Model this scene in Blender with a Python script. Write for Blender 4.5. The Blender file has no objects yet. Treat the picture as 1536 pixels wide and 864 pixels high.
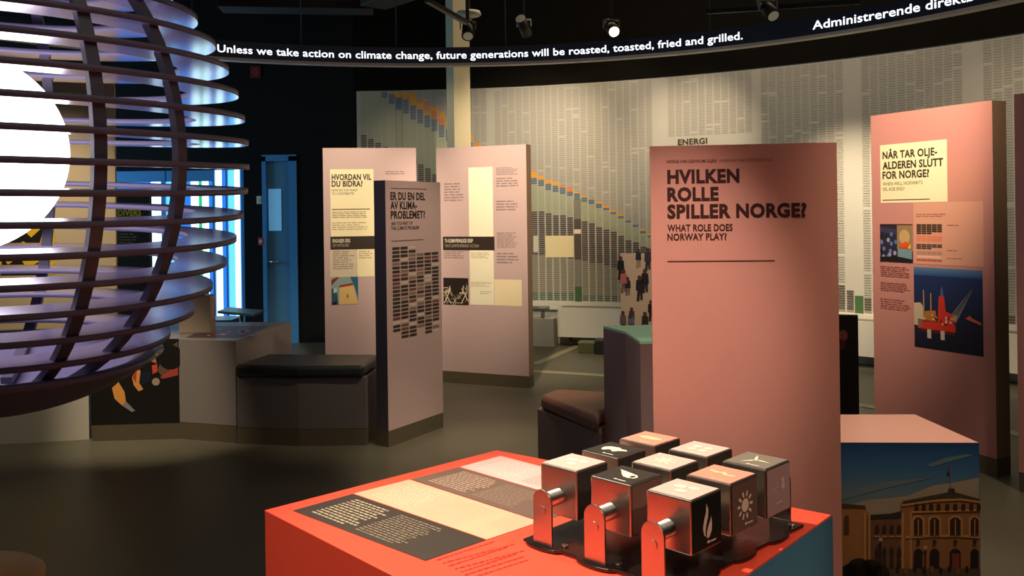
import bpy, bmesh, math, random
from math import sin, cos, pi, radians as RAD
from mathutils import Vector, Matrix
random.seed(7)
S = bpy.context.scene
COL = S.collection

# ------------------------------------------------------------------ camera
F_PX, ROLL, EYE = 1340.0, 0.0135, 1.6          # focal length in pixels of a 1536 wide frame
cam_data = bpy.data.cameras.new('camera')
cam = bpy.data.objects.new('camera', cam_data); COL.objects.link(cam)
cam.location = (0, 0, EYE)
cam.rotation_euler = (pi / 2, ROLL, 0)
cam_data.sensor_width = 36.0
cam_data.lens = 36.0 * F_PX / 1536
cam_data.shift_y = -(432 - 320) / 1536
cam_data.clip_start = 0.05
S.camera = cam

# ------------------------------------------------------------------ world, exposure
w = bpy.data.worlds.new('world'); S.world = w; w.use_nodes = True
w.node_tree.nodes['Background'].inputs[0].default_value = (0.55, 0.6, 0.8, 1)
w.node_tree.nodes['Background'].inputs[1].default_value = 0.02
S.view_settings.view_transform = 'Standard'
S.view_settings.look = 'None'
S.view_settings.exposure = 0.0
S.view_settings.gamma = 1.0
S.view_settings.use_curve_mapping = False

WARM = (1.0, 0.79, 0.52)
def spot(pos, aim, watts, size=40, blend=0.7, col=WARM, radius=0.05, name='exhibit_spot'):
    d = bpy.data.lights.new(name, 'SPOT')
    d.energy = watts; d.color = col; d.spot_size = RAD(size); d.spot_blend = blend; d.shadow_soft_size = radius
    o = bpy.data.objects.new(name, d); COL.objects.link(o)
    o.location = pos
    o.rotation_euler = (Vector(aim) - Vector(pos)).to_track_quat('-Z', 'Y').to_euler()
    return o
#      position               aim                 watts size blend
spot((0.20, 1.45, 3.70), (0.61, 3.26, 1.24), 390, 19.5, 1.0, (1, .84, .66))      # tall salmon panel
spot((-1.05, 3.10, 3.70), (0.12, 2.38, 0.72), 760, 42, 0.8, (1.0, .84, .64))      # red table
spot((2.30, 1.10, 3.70), (0.45, 2.30, 0.80), 200, 22, 0.8)                           # fill added to brighten the cubes' right-hand faces
spot((2.9, 3.4, 3.7), (2.95, 4.3, 0.0), 190, 46, 0.9)                                # floor right of the pale box
spot((-2.20, 0.60, 3.60), (-0.45, 2.40, 0.30), 330, 32, 1.0, (1.0, .84, .64))      # red table, near side
spot((-1.15, 6.35, 3.75), (-1.50, 8.35, 1.70), 430, 42, 1.0)     # lilac panel, first
spot((-0.10, 6.20, 3.75), (-0.22, 8.30, 1.62), 720, 44, 1.0)     # lilac panel, second
spot((0.55, 4.90, 3.70), (-0.60, 6.45, 0.95), 230, 36, 0.8)      # short lilac panel and floor beside it
spot((1.95, 4.35, 3.70), (2.55, 5.90, 1.85), 620, 42, 1.0)       # rose panel with oil rig
spot((1.75, 2.60, 3.70), (1.45, 3.60, 0.72), 260, 32, 1.0)       # pale box top
spot((-3.1, 4.6, 3.7), (-2.62, 6.35, 0.35), 520, 24, 0.9)          # floor before the grey table
spot((-3.7, 5.3, 3.7), (-3.25, 6.5, 0.15), 110, 30, 0.9)          # white plinth under the globe
spot((0.75, 5.3, 3.7), (1.05, 6.6, 1.0), 280, 30, 0.9)           # photo board behind the counter
spot((0.8, 3.2, 3.7), (0.75, 4.3, 1.0), 60, 24, 0.9)             # green counter top
spot((0.55, 8.7, 3.75), (0.15, 11.1, 2.0), 380, 60, 1.0)        # wall washers
spot((1.25, 8.6, 3.75), (1.15, 10.7, 2.5), 110, 56, 1.0)
spot((0.2, 4.5, 3.70), (-0.10, 5.75, 0.0), 330, 32, 0.7)          # floor by the short panel
spot((-1.0, 9.0, 3.75), (-1.2, 11.3, 1.8), 100, 50, 1.0)
spot((1.75, 8.3, 3.75), (2.05, 10.3, 2.25), 260, 46, 1.0)
spot((2.75, 7.4, 3.75), (3.35, 9.3, 1.35), 900, 40, 1.0)
spot((3.4, 6.4, 3.75), (4.55, 8.2, 1.6), 110, 60, 1.0)
spot((0.9, 7.3, 3.75), (0.95, 8.6, 0.0), 60, 40, 0.6)
def area(pos, aim, watts, sx, sy, col, name):
    d = bpy.data.lights.new(name, 'AREA'); d.shape = 'RECTANGLE'; d.size = sx; d.size_y = sy; d.energy = watts; d.color = col
    o = bpy.data.objects.new(name, d); COL.objects.link(o); o.location = pos
    o.rotation_euler = (Vector(aim) - Vector(pos)).to_track_quat('-Z', 'Y').to_euler()
area((0.5, 1.0, 4.4), (0.5, 1.0, 0), 42, 6, 6, (1, .86, .72), 'hall_fill')               # overhead fill added to raise the hall's ambient light
area((1.2, 8.2, 4.4), (1.9, 10.4, 1.6), 36, 3.2, .3, WARM, 'wall_fill')  # broad fill added to even out the light on the chart wall
area((3.3, 6.8, 4.4), (4.2, 8.3, 1.6), 20, 2.2, .3, WARM, 'wall_fill')  # same added fill for the right part of the wall
area((-7.5, 9.3, 1.8), (-3.0, 11.2, 1.2), 80, 1.6, 2.2, (.40, .74, 1.0), 'blue_fill')   # blue fill added to lighten the door, no side windows built

# ------------------------------------------------------------------ survey helpers
def ray(px, py):
    u, v = px - 768, 320 - py
    return Vector(((u + v * ROLL) / F_PX, 1.0, (-u * ROLL + v) / F_PX))
def at(px, py, z):
    """surveyed point of known height"""
    r = ray(px, py); d = (z - EYE) / r.z
    return Vector((r.x * d, d, z))
def atd(px, py, d):
    """surveyed point of known distance"""
    r = ray(px, py)
    return Vector((r.x * d, d, EYE + r.z * d))

# ------------------------------------------------------------------ materials
def lin(c):
    return tuple(((x / 12.92) if x <= .04045 else ((x + .055) / 1.055) ** 2.4) for x in c[:3])
MATS = {}
def mat(name, c, rough=0.6, metal=0.0, spec=0.5, var=0.06, scale=40, emit=None, strength=0, bump=0.0, coat=0.0):
    if name in MATS: return MATS[name]
    m = bpy.data.materials.new(name); m.use_nodes = True
    nt = m.node_tree; b = nt.nodes['Principled BSDF']
    c = lin(c)
    b.inputs['Roughness'].default_value = rough
    b.inputs['Metallic'].default_value = metal
    b.inputs['Specular IOR Level'].default_value = spec
    b.inputs['Coat Weight'].default_value = coat
    b.inputs['Base Color'].default_value = (*c, 1)
    if var > 0 or bump > 0:
        tc = nt.nodes.new('ShaderNodeTexCoord'); n = nt.nodes.new('ShaderNodeTexNoise')
        n.inputs['Scale'].default_value = scale; n.inputs['Detail'].default_value = 4
        nt.links.new(tc.outputs['Object'], n.inputs['Vector'])
        mx = nt.nodes.new('ShaderNodeMixRGB')
        mx.inputs[1].default_value = (*[x * (1 - var) for x in c], 1)
        mx.inputs[2].default_value = (*[min(1, x * (1 + var)) for x in c], 1)
        nt.links.new(n.outputs['Fac'], mx.inputs[0])
        nt.links.new(mx.outputs[0], b.inputs['Base Color'])
        if bump > 0:
            bp = nt.nodes.new('ShaderNodeBump'); bp.inputs['Strength'].default_value = bump
            bp.inputs['Distance'].default_value = 0.01
            nt.links.new(n.outputs['Fac'], bp.inputs['Height']); nt.links.new(bp.outputs[0], b.inputs['Normal'])
    if emit:
        b.inputs['Emission Color'].default_value = (*lin(emit), 1)
        b.inputs['Emission Strength'].default_value = strength
    MATS[name] = m
    return m
def print_mat():
    m = bpy.data.materials.new('printed_ink'); m.use_nodes = True
    nt = m.node_tree; b = nt.nodes['Principled BSDF']
    a = nt.nodes.new('ShaderNodeAttribute'); a.attribute_name = 'ink'
    nt.links.new(a.outputs['Color'], b.inputs['Base Color'])
    b.inputs['Roughness'].default_value = 0.55
    return m
INK = print_mat()

FLOOR = mat('floor_vinyl', (.37, .36, .31), .42, var=.12, scale=3)
BLACK = mat('ceiling_black', (.09, .085, .075), .9, spec=.04, var=.2, scale=6)
DARKWALL = mat('dark_wall_paint', (.11, .11, .115), .8, spec=.1, var=.1, scale=4)
WALLGREY = mat('chart_wall_paint', (.70, .69, .66), .7, var=.03, scale=6)
WHITE = mat('white_lacquer', (.80, .79, .75), .5, var=.03)
LILAC = mat('lilac_laminate', (.79, .69, .70), .5, var=.02)
LILACSIDE = mat('slate_edge', (.30, .28, .34), .55, var=.04)
SALMON = mat('salmon_laminate', (.86, .60, .55), .42, var=.02)
ROSE = mat('rose_laminate', (.81, .56, .54), .45, var=.02)
BROWNEDGE = mat('brown_edge', (.58, .47, .39), .55, var=.04)
KICK = mat('kick_plate', (.36, .33, .27), .45, var=.06)
GREYLAM = mat('grey_laminate', (.52, .50, .50), .5, var=.02)
RED = mat('red_lacquer', (.95, .32, .23), .38, var=.02)
CUSH = mat('charcoal_leather', (.16, .17, .18), .45, var=.12, scale=60, bump=.15)
CUSHB = mat('brown_leather', (.44, .29, .24), .45, var=.12, scale=60, bump=.15)
BENCHD = mat('bench_brown', (.44, .37, .36), .55, var=.04)
STEEL = mat('brushed_steel', (.78, .75, .72), .30, 1.0, var=.05, scale=80)
TRAY = mat('dark_polished_tray', (.33, .29, .28), .18, .9, var=.05)
PAINTDARK = mat('black_lacquer', (.07, .07, .07), .5, var=.1)
SLAT = mat('globe_slat', (.64, .59, .72), .17, .40, var=.04, scale=8)
SLATEDGE = mat('globe_slat_edge', (.42, .40, .50), .5, var=.04)
RIB = mat('globe_rib', (.36, .34, .40), .45, var=.04)
CORE = mat('globe_core', (1, 1, 1), .5, var=0, emit=(.97, .94, 1.0), strength=5.5)
LEDTXT = mat('led_lit', (.9, .9, .9), .5, var=0, emit=(.93, .95, 1.0), strength=2.2)
LEDBAND = mat('led_band', (.05, .06, .09), .4, var=.1, emit=(.08, .10, .15), strength=.22)
ALU = mat('grey_trim', (.52, .51, .49), .4, .3, var=.05)
BLUEFRAME = mat('blue_frame', (.30, .60, .86), .35, .1, var=.05)
DOORBLUE = mat('door_blue', (.33, .55, .70), .38, var=.05, scale=5)
GLASS_W = mat('window_daylight', (.8, .9, 1), .2, var=0, emit=(.80, .95, 1.0), strength=2.6)
GLASS_C = mat('window_cyan', (.5, .8, 1), .2, var=0, emit=(.36, .74, .98), strength=1.6)
GLASS_B = mat('window_blue', (.2, .5, .9), .2, var=0, emit=(.16, .48, .85), strength=1.0)
GLASS_G = mat('window_green', (.2, .8, .5), .2, var=0, emit=(.10, .75, .45), strength=1.0)
TAN = mat('tan_leather', (.66, .50, .26), .5, var=.12, scale=50)
GREENTOP = mat('green_top', (.60, .86, .73), .4, var=.03)
PALETOP = mat('pale_pink_top', (.93, .70, .66), .35, var=.02)

# ------------------------------------------------------------------ mesh builders
ORIG = {}          # world origin of each root / part (no rotation unless stated)
def prop(o, label=None, cat=None, group=None, kind=None):
    if label: o['label'] = label
    if cat: o['category'] = cat
    if group: o['group'] = group
    if kind: o['kind'] = kind
    return o
def empty(name, loc, label=None, cat=None, group=None, rot=(0, 0, 0)):
    o = bpy.data.objects.new(name, None); COL.objects.link(o)
    o.location = loc; o.rotation_euler = rot; o.empty_display_size = .1
    ORIG[o.name] = Vector(loc)
    return prop(o, label, cat, group)
class MB:
    """collects shapes and links them as ONE mesh object"""
    def __init__(s): s.v = []; s.f = []; s.m = []; s.c = []; s.sm = []
    def add(s, vs, fs, mi=0, col=None, smooth=False):
        n = len(s.v); s.v += [Vector(p) for p in vs]
        for f in fs:
            s.f.append([i + n for i in f]); s.m.append(mi); s.c.append(col); s.sm.append(smooth)
        return s
    def box(s, x0, y0, z0, x1, y1, z1, mi=0):
        return s.prism([(x0, y0), (x1, y0), (x1, y1), (x0, y1)], z0, z1, mi)
    def prism(s, pts, z0, z1, mi=0, top=None):
        n = len(pts)
        a = sum(pts[i][0] * pts[(i + 1) % n][1] - pts[(i + 1) % n][0] * pts[i][1] for i in range(n))
        if a < 0: pts = pts[::-1]
        vs = [(p[0], p[1], z0) for p in pts] + [(p[0], p[1], z1) for p in pts]
        s.add(vs, [list(range(n))[::-1]] + [[i, (i + 1) % n, n + (i + 1) % n, n + i] for i in range(n)], mi)
        s.add(vs[n:], [list(range(n))], mi if top is None else top)
        return s
    def obox(s, c, ax, ay, az, mi=0):
        """box from centre and three half vectors"""
        c, ax, ay, az = map(Vector, (c, ax, ay, az)); vs = []
        for k in (-1, 1):
            for (i, j) in ((-1, -1), (1, -1), (1, 1), (-1, 1)): vs.append(c + ax * i + ay * j + az * k)
        return s.add(vs, [[3, 2, 1, 0], [4, 5, 6, 7], [0, 1, 5, 4], [1, 2, 6, 5], [2, 3, 7, 6], [3, 0, 4, 7]], mi)
    def tube(s, p, q, r, mi=0, n=14, r2=None, smooth=True):
        p, q = Vector(p), Vector(q); d = (q - p).normalized()
        x = d.orthogonal().normalized(); y = d.cross(x); r2 = r if r2 is None else r2
        vs = [p + (x * cos(2 * pi * i / n) + y * sin(2 * pi * i / n)) * r for i in range(n)]
        vs += [q + (x * cos(2 * pi * i / n) + y * sin(2 * pi * i / n)) * r2 for i in range(n)]
        s.add(vs, [[i, (i + 1) % n, n + (i + 1) % n, n + i] for i in range(n)], mi, smooth=smooth)
        s.add(vs, [list(range(n))[::-1], list(range(n, 2 * n))], mi)
        return s
    def path(s, pts, r, mi=0, n=8):
        for a, b in zip(pts, pts[1:]): s.tube(a, b, r, mi, n)
        return s
    def lathe(s, prof, c=(0, 0, 0), n=48, mi=0, smooth=True):
        c = Vector(c); vs = []; m = len(prof)
        for i in range(n):
            t = 2 * pi * i / n
            for (r, z) in prof: vs.append(c + Vector((r * cos(t), r * sin(t), z)))
        fs = [[i * m + j, ((i + 1) % n) * m + j, ((i + 1) % n) * m + j + 1, i * m + j + 1] for i in range(n) for j in range(m - 1)]
        return s.add(vs, fs, mi, smooth=smooth)
    def build(s, name, mats, parent=None, label=None, bevel=0, origin=None, local=False):
        if not isinstance(mats, (list, tuple)): mats = [mats]
        me = bpy.data.meshes.new(name)
        o0 = Vector((0, 0, 0)) if (parent is None and origin is None) else (Vector(origin) if origin is not None else ORIG[parent.name])
        if local: o0 = Vector((0, 0, 0))
        me.from_pydata([tuple(v - o0) for v in s.v], [], s.f); me.update()
        for m in mats: me.materials.append(m)
        me.polygons.foreach_set('material_index', s.m)
        me.polygons.foreach_set('use_smooth', s.sm)
        if any(c is not None for c in s.c):
            at_ = me.color_attributes.new('ink', 'FLOAT_COLOR', 'CORNER'); k = 0
            buf = []
            for f, c in zip(s.f, s.c):
                c = c if c is not None else (1, 1, 1)
                if isinstance(c[0], (tuple, list)):
                    for q in c: buf += [*lin(q), 1]
                else:
                    buf += [*lin(c), 1] * len(f)
            at_.data.foreach_set('color', buf)
        else:
            bm = bmesh.new(); bm.from_mesh(me); bmesh.ops.remove_doubles(bm, verts=bm.verts, dist=1e-5)
            bmesh.ops.recalc_face_normals(bm, faces=bm.faces); bm.to_mesh(me); bm.free()
        o = bpy.data.objects.new(name, me); COL.objects.link(o)
        if parent is not None:
            o.parent = parent; ORIG[o.name] = ORIG[parent.name]
        elif origin is not None:
            o.location = origin; ORIG[o.name] = Vector(origin)
        else: ORIG[o.name] = Vector((0, 0, 0))
        if bevel:
            b = o.modifiers.new('bevel', 'BEVEL'); b.width = bevel; b.segments = 2; b.limit_method = 'ANGLE'
        if label: o['label'] = label
        return o
def struct(o): o['kind'] = 'structure'; return o

# text as mesh outlines
_tc = {}
def glyphs(txt, bold=0.0):
    key = (txt, bold)
    if key in _tc: return _tc[key]
    c = bpy.data.curves.new('t', 'FONT'); c.body = txt; c.size = 1.0; c.offset = bold; c.resolution_u = 3
    if bold: c.space_character = 1.0 + bold * 1.6
    o = bpy.data.objects.new('t', c); COL.objects.link(o)
    dg = bpy.context.evaluated_depsgraph_get(); ev = o.evaluated_get(dg); me = ev.to_mesh()
    vs = [(v.co.x, v.co.y) for v in me.vertices]; fs = [list(p.vertices) for p in me.polygons]
    ev.to_mesh_clear(); bpy.data.objects.remove(o); bpy.data.curves.remove(c)
    _tc[key] = (vs, fs); return _tc[key]
CAP = 0.729 * 0.95
class Print(MB):
    """flat coloured print on a surface: fn(u, v, h) gives the point on the surface"""
    def __init__(s, fn): super().__init__(); s.fn = fn
    def poly(s, pts, col, layer=1):
        a = sum(pts[i][0] * pts[(i + 1) % len(pts)][1] - pts[(i + 1) % len(pts)][0] * pts[i][1] for i in range(len(pts)))
        if a < 0:
            pts = pts[::-1]
            if isinstance(col[0], (tuple, list)): col = col[::-1]
        return s.add([s.fn(p[0], p[1], layer * .0006) for p in pts], [list(range(len(pts)))], 0, col)
    def rect(s, u0, v0, u1, v1, col, layer=1):
        return s.poly([(u0, v0), (u1, v0), (u1, v1), (u0, v1)], col, layer)
    def grad(s, u0, v0, u1, v1, c0, c1, layer=1):          # bottom to top
        return s.poly([(u0, v0), (u1, v0), (u1, v1), (u0, v1)], [c0, c0, c1, c1], layer)
    def disc(s, u, v, r, col, layer=1, ry=None, n=14, rot=0):
        ry = ry or r
        pts = []
        for i in range(n):
            x, y = r * cos(2 * pi * i / n), ry * sin(2 * pi * i / n)
            pts.append((u + x * cos(rot) - y * sin(rot), v + x * sin(rot) + y * cos(rot)))
        return s.poly(pts, col, layer)
    def text(s, txt, u, v, cap, col, width=None, bold=.02, layer=1):
        vs, fs = glyphs(txt, bold)
        if not vs: return s
        x0 = min(p[0] for p in vs); x1 = max(p[0] for p in vs)
        k = cap / CAP; kx = k if width is None else width / (x1 - x0)
        return s.add([s.fn(u + (p[0] - x0) * kx, v + p[1] * k, layer * .0006) for p in vs], fs, 0, col)
    def lines(s, u0, v1, u1, v0, n, col, layer=1, seed=0, fill=.45):
        rnd = random.Random(seed); dv = (v1 - v0) / n
        for i in range(n):
            v = v1 - dv * (i + .5); x = u0; end = u1 - (u1 - u0) * rnd.random() * .3
            while x < end:
                wd = dv * (1.2 + 3.2 * rnd.random()); e = min(end, x + wd)
                if e - x > dv * .3: s.rect(x, v - dv * fill / 2, e, v + dv * fill / 2, col, layer)
                x = e + dv * .45
        return s
def tb(root, pl, *a):
    """one block of small illegible print"""
    p = pl.print(); p.lines(*a); return p.build('text_block', INK, root)
class Plane:
    def __init__(s, O, U, V):
        s.O, s.U, s.V = Vector(O), Vector(U).normalized(), Vector(V).normalized()
        s.N = s.U.cross(s.V)
    def fn(s, u, v, h): return s.O + s.U * u + s.V * v + s.N * h
    def uv(s, px, py):
        r = ray(px, py); e = Vector((0, 0, EYE))
        t = (s.O - e).dot(s.N) / r.dot(s.N); p = e + r * t - s.O
        return p.dot(s.U), p.dot(s.V)
    def box(s, x0, y0, x1, y1):
        """surveyed corners to an upright rectangle: u0, v0, u1, v1"""
        a = s.uv(x0, y0); b = s.uv(x1, y1)
        return a[0], b[1], b[0], a[1]
    def print(s): return Print(s.fn)

# ================================================================== setting
WC, WR = Vector((-1.816, 3.176)), 8.10                     # curved chart wall: centre and radius
def wallp(th, z, h=0.0):
    return Vector((WC.x + (WR - h) * cos(th), WC.y + (WR - h) * sin(th), z))
TH0, TH1 = RAD(90.9), RAD(12)
WTOP, CEIL = 3.17, 4.6
struct(MB().box(-10, -4, -.1, 8, 13, 0).build('floor', FLOOR))
struct(MB().box(-10, -4, CEIL, 8, 13, CEIL + .1).build('ceiling', BLACK))
def arcwall(t0, t1, r0, r1, z0, z1, n=60, c=WC):
    b = MB()
    vs = []
    for i in range(n + 1):
        t = t0 + (t1 - t0) * i / n
        for (r, z) in ((r0, z0), (r0, z1), (r1, z1), (r1, z0)):
            vs.append((c.x + r * cos(t), c.y + r * sin(t), z))
    fs = []
    for i in range(n):
        for j in range(4):
            a, d = i * 4 + j, i * 4 + (j + 1) % 4
            fs.append([a, d, d + 4, a + 4])
    fs += [[0, 1, 2, 3], [n * 4 + 3, n * 4 + 2, n * 4 + 1, n * 4]]
    return b.add(vs, fs)
wall = struct(arcwall(TH0, TH1, WR, WR + .15, 0, WTOP).build('wall_back', WALLGREY))
struct(arcwall(TH0, TH1, WR - .02, WR + .15, WTOP, CEIL).build('wall_back_upper', BLACK))
e = wallp(TH1, 0)
struct(MB().box(e.x, -4, 0, e.x + .15, e.y, CEIL).build('wall_right', DARKWALL))
struct(MB().box(-10, -4, 0, 8, -3.85, CEIL).build('wall_rear', DARKWALL))
struct(MB().box(-10, -4, 0, -9.85, 12, CEIL).build('wall_far_left', DARKWALL))
YL = 11.3
def xl(px): return (px - 768) * YL / F_PX
wl = MB()
OPEN = [(xl(160), xl(366), 2.20), (xl(394), xl(446), 2.38)]
x0 = -10
for (a, b_, zt) in OPEN:
    wl.box(x0, YL, 0, a, YL + .15, CEIL); wl.box(a, YL, zt, b_, YL + .15, CEIL); x0 = b_
wl.box(x0, YL, 0, wallp(TH0, 0).x, YL + .15, CEIL)
struct(wl.build('wall_left', DARKWALL))
# glazed entrance, lit by daylight
win = MB()
for a, b_ in ((160, 164), (241, 247), (318, 321.5), (338, 340.5), (361, 366)):
    win.box(xl(a), YL + .02, 0, xl(b_), YL + .12, 2.20)
win.box(xl(160), YL + .03, 2.06, xl(318), YL + .11, 2.2); win.box(xl(160), YL + .03, 0, xl(366), YL + .11, .10)
win = struct(win.build('window_1', BLUEFRAME, origin=(xl(260), YL, 0)))
for a, b_, m, z0, z1 in ((164, 224, GLASS_B, .1, 2.06), (224, 241, GLASS_W, .1, 2.06), (247, 262, GLASS_C, .1, 2.06), (262, 284, GLASS_B, .1, 2.06),
                 (284, 296, GLASS_W, .1, 2.06), (296, 301, GLASS_G, .1, 2.06), (301, 311, GLASS_W, .1, 2.06), (311, 318, GLASS_B, .1, 2.06),
                 (321.5, 331, GLASS_W, .1, 2.2), (331, 338, GLASS_B, .1, 2.2), (340.5, 350, GLASS_C, .1, 2.2), (350, 358, GLASS_W, .1, 2.2), (358, 361, GLASS_B, .1, 2.2)):
    MB().box(xl(a), YL + .06, z0, xl(b_), YL + .075, z1).build('glass_pane', m, win)
# blue door
dx0, dx1 = xl(394), xl(446)
df = MB().box(dx0, YL - .02, 0, dx0 + .05, YL + .12, 2.36).box(dx1 - .10, YL - .02, 0, dx1, YL + .12, 2.36).box(dx0, YL - .02, 2.30, dx1, YL + .12, 2.38)
door = struct(df.build('door_1', BLUEFRAME, origin=(dx0, YL, 0)))
MB().box(dx0 + .05, YL + .03, .01, dx1 - .10, YL + .08, 2.30).build('door_leaf', DOORBLUE, door, bevel=.004)
MB().box(dx0 + .07, YL + .02, 1.42, dx0 + .23, YL + .03, 1.95).build('vision_panel', mat('door_glass', (.55, .75, .9), .2, emit=(.35, .62, .80), strength=.45, var=0), door)
MB().tube((dx0 + .085, YL + .03, 1.03), (dx0 + .085, YL - .03, 1.03), .012).tube((dx0 + .085, YL - .03, 1.03), (dx0 + .20, YL - .03, 1.03), .011).build('door_handle', STEEL, door)
# square column before the chart wall
P0, P1, P2 = atd(672, 300, 10.5), atd(683, 300, 10.32), atd(707.5, 300, 10.40)
P3 = P2 + (P0 - P1)
struct(MB().prism([(p.x, p.y) for p in (P0, P1, P2, P3)], 0, CEIL).build('column', mat('column_paint', (.80, .76, .64), .6, var=.03)))
# pale flat strips on the floor, one arc and one diagonal
struct(arcwall(RAD(82), RAD(25), 6.12, 6.24, .0005, .004, 40).build('floor_strip_1', mat('pale_strip', (.60, .57, .47), .4, var=.05)))
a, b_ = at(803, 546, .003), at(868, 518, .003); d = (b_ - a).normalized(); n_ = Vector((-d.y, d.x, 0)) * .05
struct(MB().prism([(p.x, p.y) for p in (a - n_, b_ - n_, b_ + n_, a + n_)], .0005, .004).build('floor_strip_2', MATS['pale_strip']))

# ------------------------------------------------------------------ printed chart on the curved wall
NC = 124
def colth(i): return TH0 - RAD(.35) - (TH0 - TH1) * i / NC
def interp(tab, x):
    if x <= tab[0][0]: return tab[0][1]
    for (a, fa), (b, fb) in zip(tab, tab[1:]):
        if x <= b: return fa + (fb - fa) * (x - a) / (b - a)
    return tab[-1][1]
# heights (m) of the chart's curves against angle along the wall (degrees), read off the photograph
def wall_hit(px, py):
    r = ray(px, py); A = r.x ** 2 + 1; B = -2 * (r.x * WC.x + WC.y); C = WC.length_squared - WR ** 2
    t = (-B + math.sqrt(B * B - 4 * A * C)) / 2 / A
    return -math.degrees(math.atan2(t - WC.y, r.x * t - WC.x)), EYE + r.z * t
YTOP = [wall_hit(*p) for p in ((590, 90), (600, 128), (612, 136), (672, 173), (715, 212), (805, 261), (866, 287), (898, 303), (933, 323), (965, 344), (1010, 372), (1100, 420), (1200, 460))]
BTOP = [wall_hit(*p) for p in ((566, 90), (578, 136), (612, 152), (672, 193), (720, 222), (805, 268), (866, 291), (898, 304), (933, 323.5), (965, 345), (1010, 372), (1100, 420), (1200, 460))]
BBOT = [wall_hit(*p) for p in ((566, 100), (578, 150), (612, 173), (672, 210), (715, 236), (805, 277), (866, 299), (900, 311), (933, 327), (965, 349), (1010, 376), (1100, 424), (1200, 464))]
KTOP = [wall_hit(*p) for p in ((540, 200), (575, 219), (632, 246), (652, 259), (720, 290), (805, 316), (855, 325), (878, 332), (921, 348), (965, 368), (1010, 390), (1100, 420), (1262, 428), (1290, 445), (1520, 474))]
KBOT = [wall_hit(*p) for p in ((540, 330), (800, 380), (860, 388), (920, 400), (965, 404), (1100, 425), (1262, 464), (1290, 466), (1520, 492))]
GTOP = [wall_hit(*p) for p in ((540, 430), (850, 439), (1000, 447), (1262, 466), (1290, 467), (1520, 496))]
ch = Print(lambda u, v, h: wallp(u, v, .002 + h))
rnd = random.Random(3)
ZB = .53; DZ = .0255
def colat(px): return int((math.degrees(TH0) - .35 + wall_hit(px, 300)[0]) / (math.degrees(TH0 - TH1) / NC))
MARK = [colat(605), colat(866), colat(1294)]
BLANK = [colat(x) for x in (735, 742, 985, 996, 1274, 1284, 1462, 1470)]
E0, E1 = colat(1004), colat(1136)
for i in range(NC):
    t0, t1 = colth(i), colth(i + .80)
    dg = -math.degrees((t0 + t1) / 2)
    yt, bt, bb, kt, kb, gt = (interp(T, dg) for T in (YTOP, BTOP, BBOT, KTOP, KBOT, GTOP))
    marker = i in MARK
    blank = i in BLANK
    if marker:
        ch.rect(colth(i - .08), .52, colth(i + .9), 3.1 if i == MARK[0] else bb, (.50, .49, .46), 2)
        if i == MARK[1]: ch.rect(colth(i - .08), kb, colth(i + .9), kt, (.34, .30, .28), 3)
        if i != MARK[0]: ch.rect(colth(i - .08), .52, colth(i + .9), .70, (.25, .38, .24), 3)
    z = ZB
    while z < WTOP - .03:
        zc = z + DZ / 2; c = None
        if zc < gt: c = (.33, .42, .33)
        elif zc < kb: c = (.55, .52, .44)
        elif zc < kt: c = (.33, .29, .27)
        elif zc < bb: c = (.65, .68, .57) if not blank else None
        elif zc < bt: c = (.37, .46, .54)
        elif zc < yt: c = (.88, .62, .22) if (i + int(z * 9)) % 5 else (.85, .52, .30)
        else:
            if not blank and not (E0 <= i <= E1 and (z < 2.45 or i in (E0, E1))) and rnd.random() > .04:
                c = (.63, .62, .59)
        if marker and i != MARK[0] and zc < bb: c = None
        if c: ch.rect(t0, z, t1, z + DZ * (.97 if c[0] in (.88, .85) else .78 if c[0] in (.37, .65) else .68), c, 3)
        z += DZ
# small cream notices printed over the chart
def wrect(x0, y0, x1, y1, col, layer=4):
    (a, za), (b, zb) = wall_hit(x0, y0), wall_hit(x1, y1)
    ch.rect(RAD(-a), zb, RAD(-b), za, col, layer)
wrect(818, 353.5, 861, 386, (.92, .86, .68)); wrect(800, 353.5, 807.5, 378, (.80, .79, .72)); wrect(861, 344, 871.5, 350.5, (.92, .88, .76))
chart = ch.build('bar_chart_print', INK, wall)
chart['kind'] = 'stuff'
tp = Print(lambda u, v, h: wallp(u, v, .003 + h))
(a, za), (b, zb) = wall_hit(1017, 217.5), wall_hit(1061, 207)
vs, fs = glyphs('ENERGI', .042); x0 = min(p[0] for p in vs); x1 = max(p[0] for p in vs)
k = (zb - za) / CAP
tp.add([tp.fn(RAD(-(a + (b - a) * (p[0] - x0) / (x1 - x0))), za + p[1] * k, .001) for p in vs], fs, 0, (.24, .19, .12))
tp.build('wall_heading', INK, wall, 'dark brown word ENERGI on the chart wall')
pl = arcwall(TH0, TH1, WR - .05, WR, .42, .515).build('wall_ledge', WHITE, wall)

# ================================================================== exhibition panels
def panel(name, label, A, B, height, thick, face, edge, cat='panel', group=None, kick=.11, kickmat=KICK):
    """upright board standing on its kick plate; A, B the front foot points from left to right"""
    A, B = Vector((A[0], A[1], 0)), Vector((B[0], B[1], 0))
    U = (B - A).normalized(); N = U.cross(Vector((0, 0, 1)))      # N towards the viewer
    root = empty(name, (A + B) / 2, label, cat, group)
    P = [A, B, B - N * thick, A - N * thick]
    MB().prism([(p.x, p.y) for p in P], kick, height, 1).add([tuple(A + Vector((0, 0, kick)) + N * .0008), tuple(B + Vector((0, 0, kick)) + N * .0008), tuple(B + Vector((0, 0, height)) + N * .0008), tuple(A + Vector((0, 0, height)) + N * .0008)], [[0, 1, 2, 3]], 0).build('board', [face, edge], root)
    MB().prism([(p.x, p.y) for p in P], 0, kick).build('kick_plate', kickmat, root)
    pl = Plane(A + N * .0012, U, (0, 0, 1)); pl.w = (B - A).length; pl.h = height
    return root, pl
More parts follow.
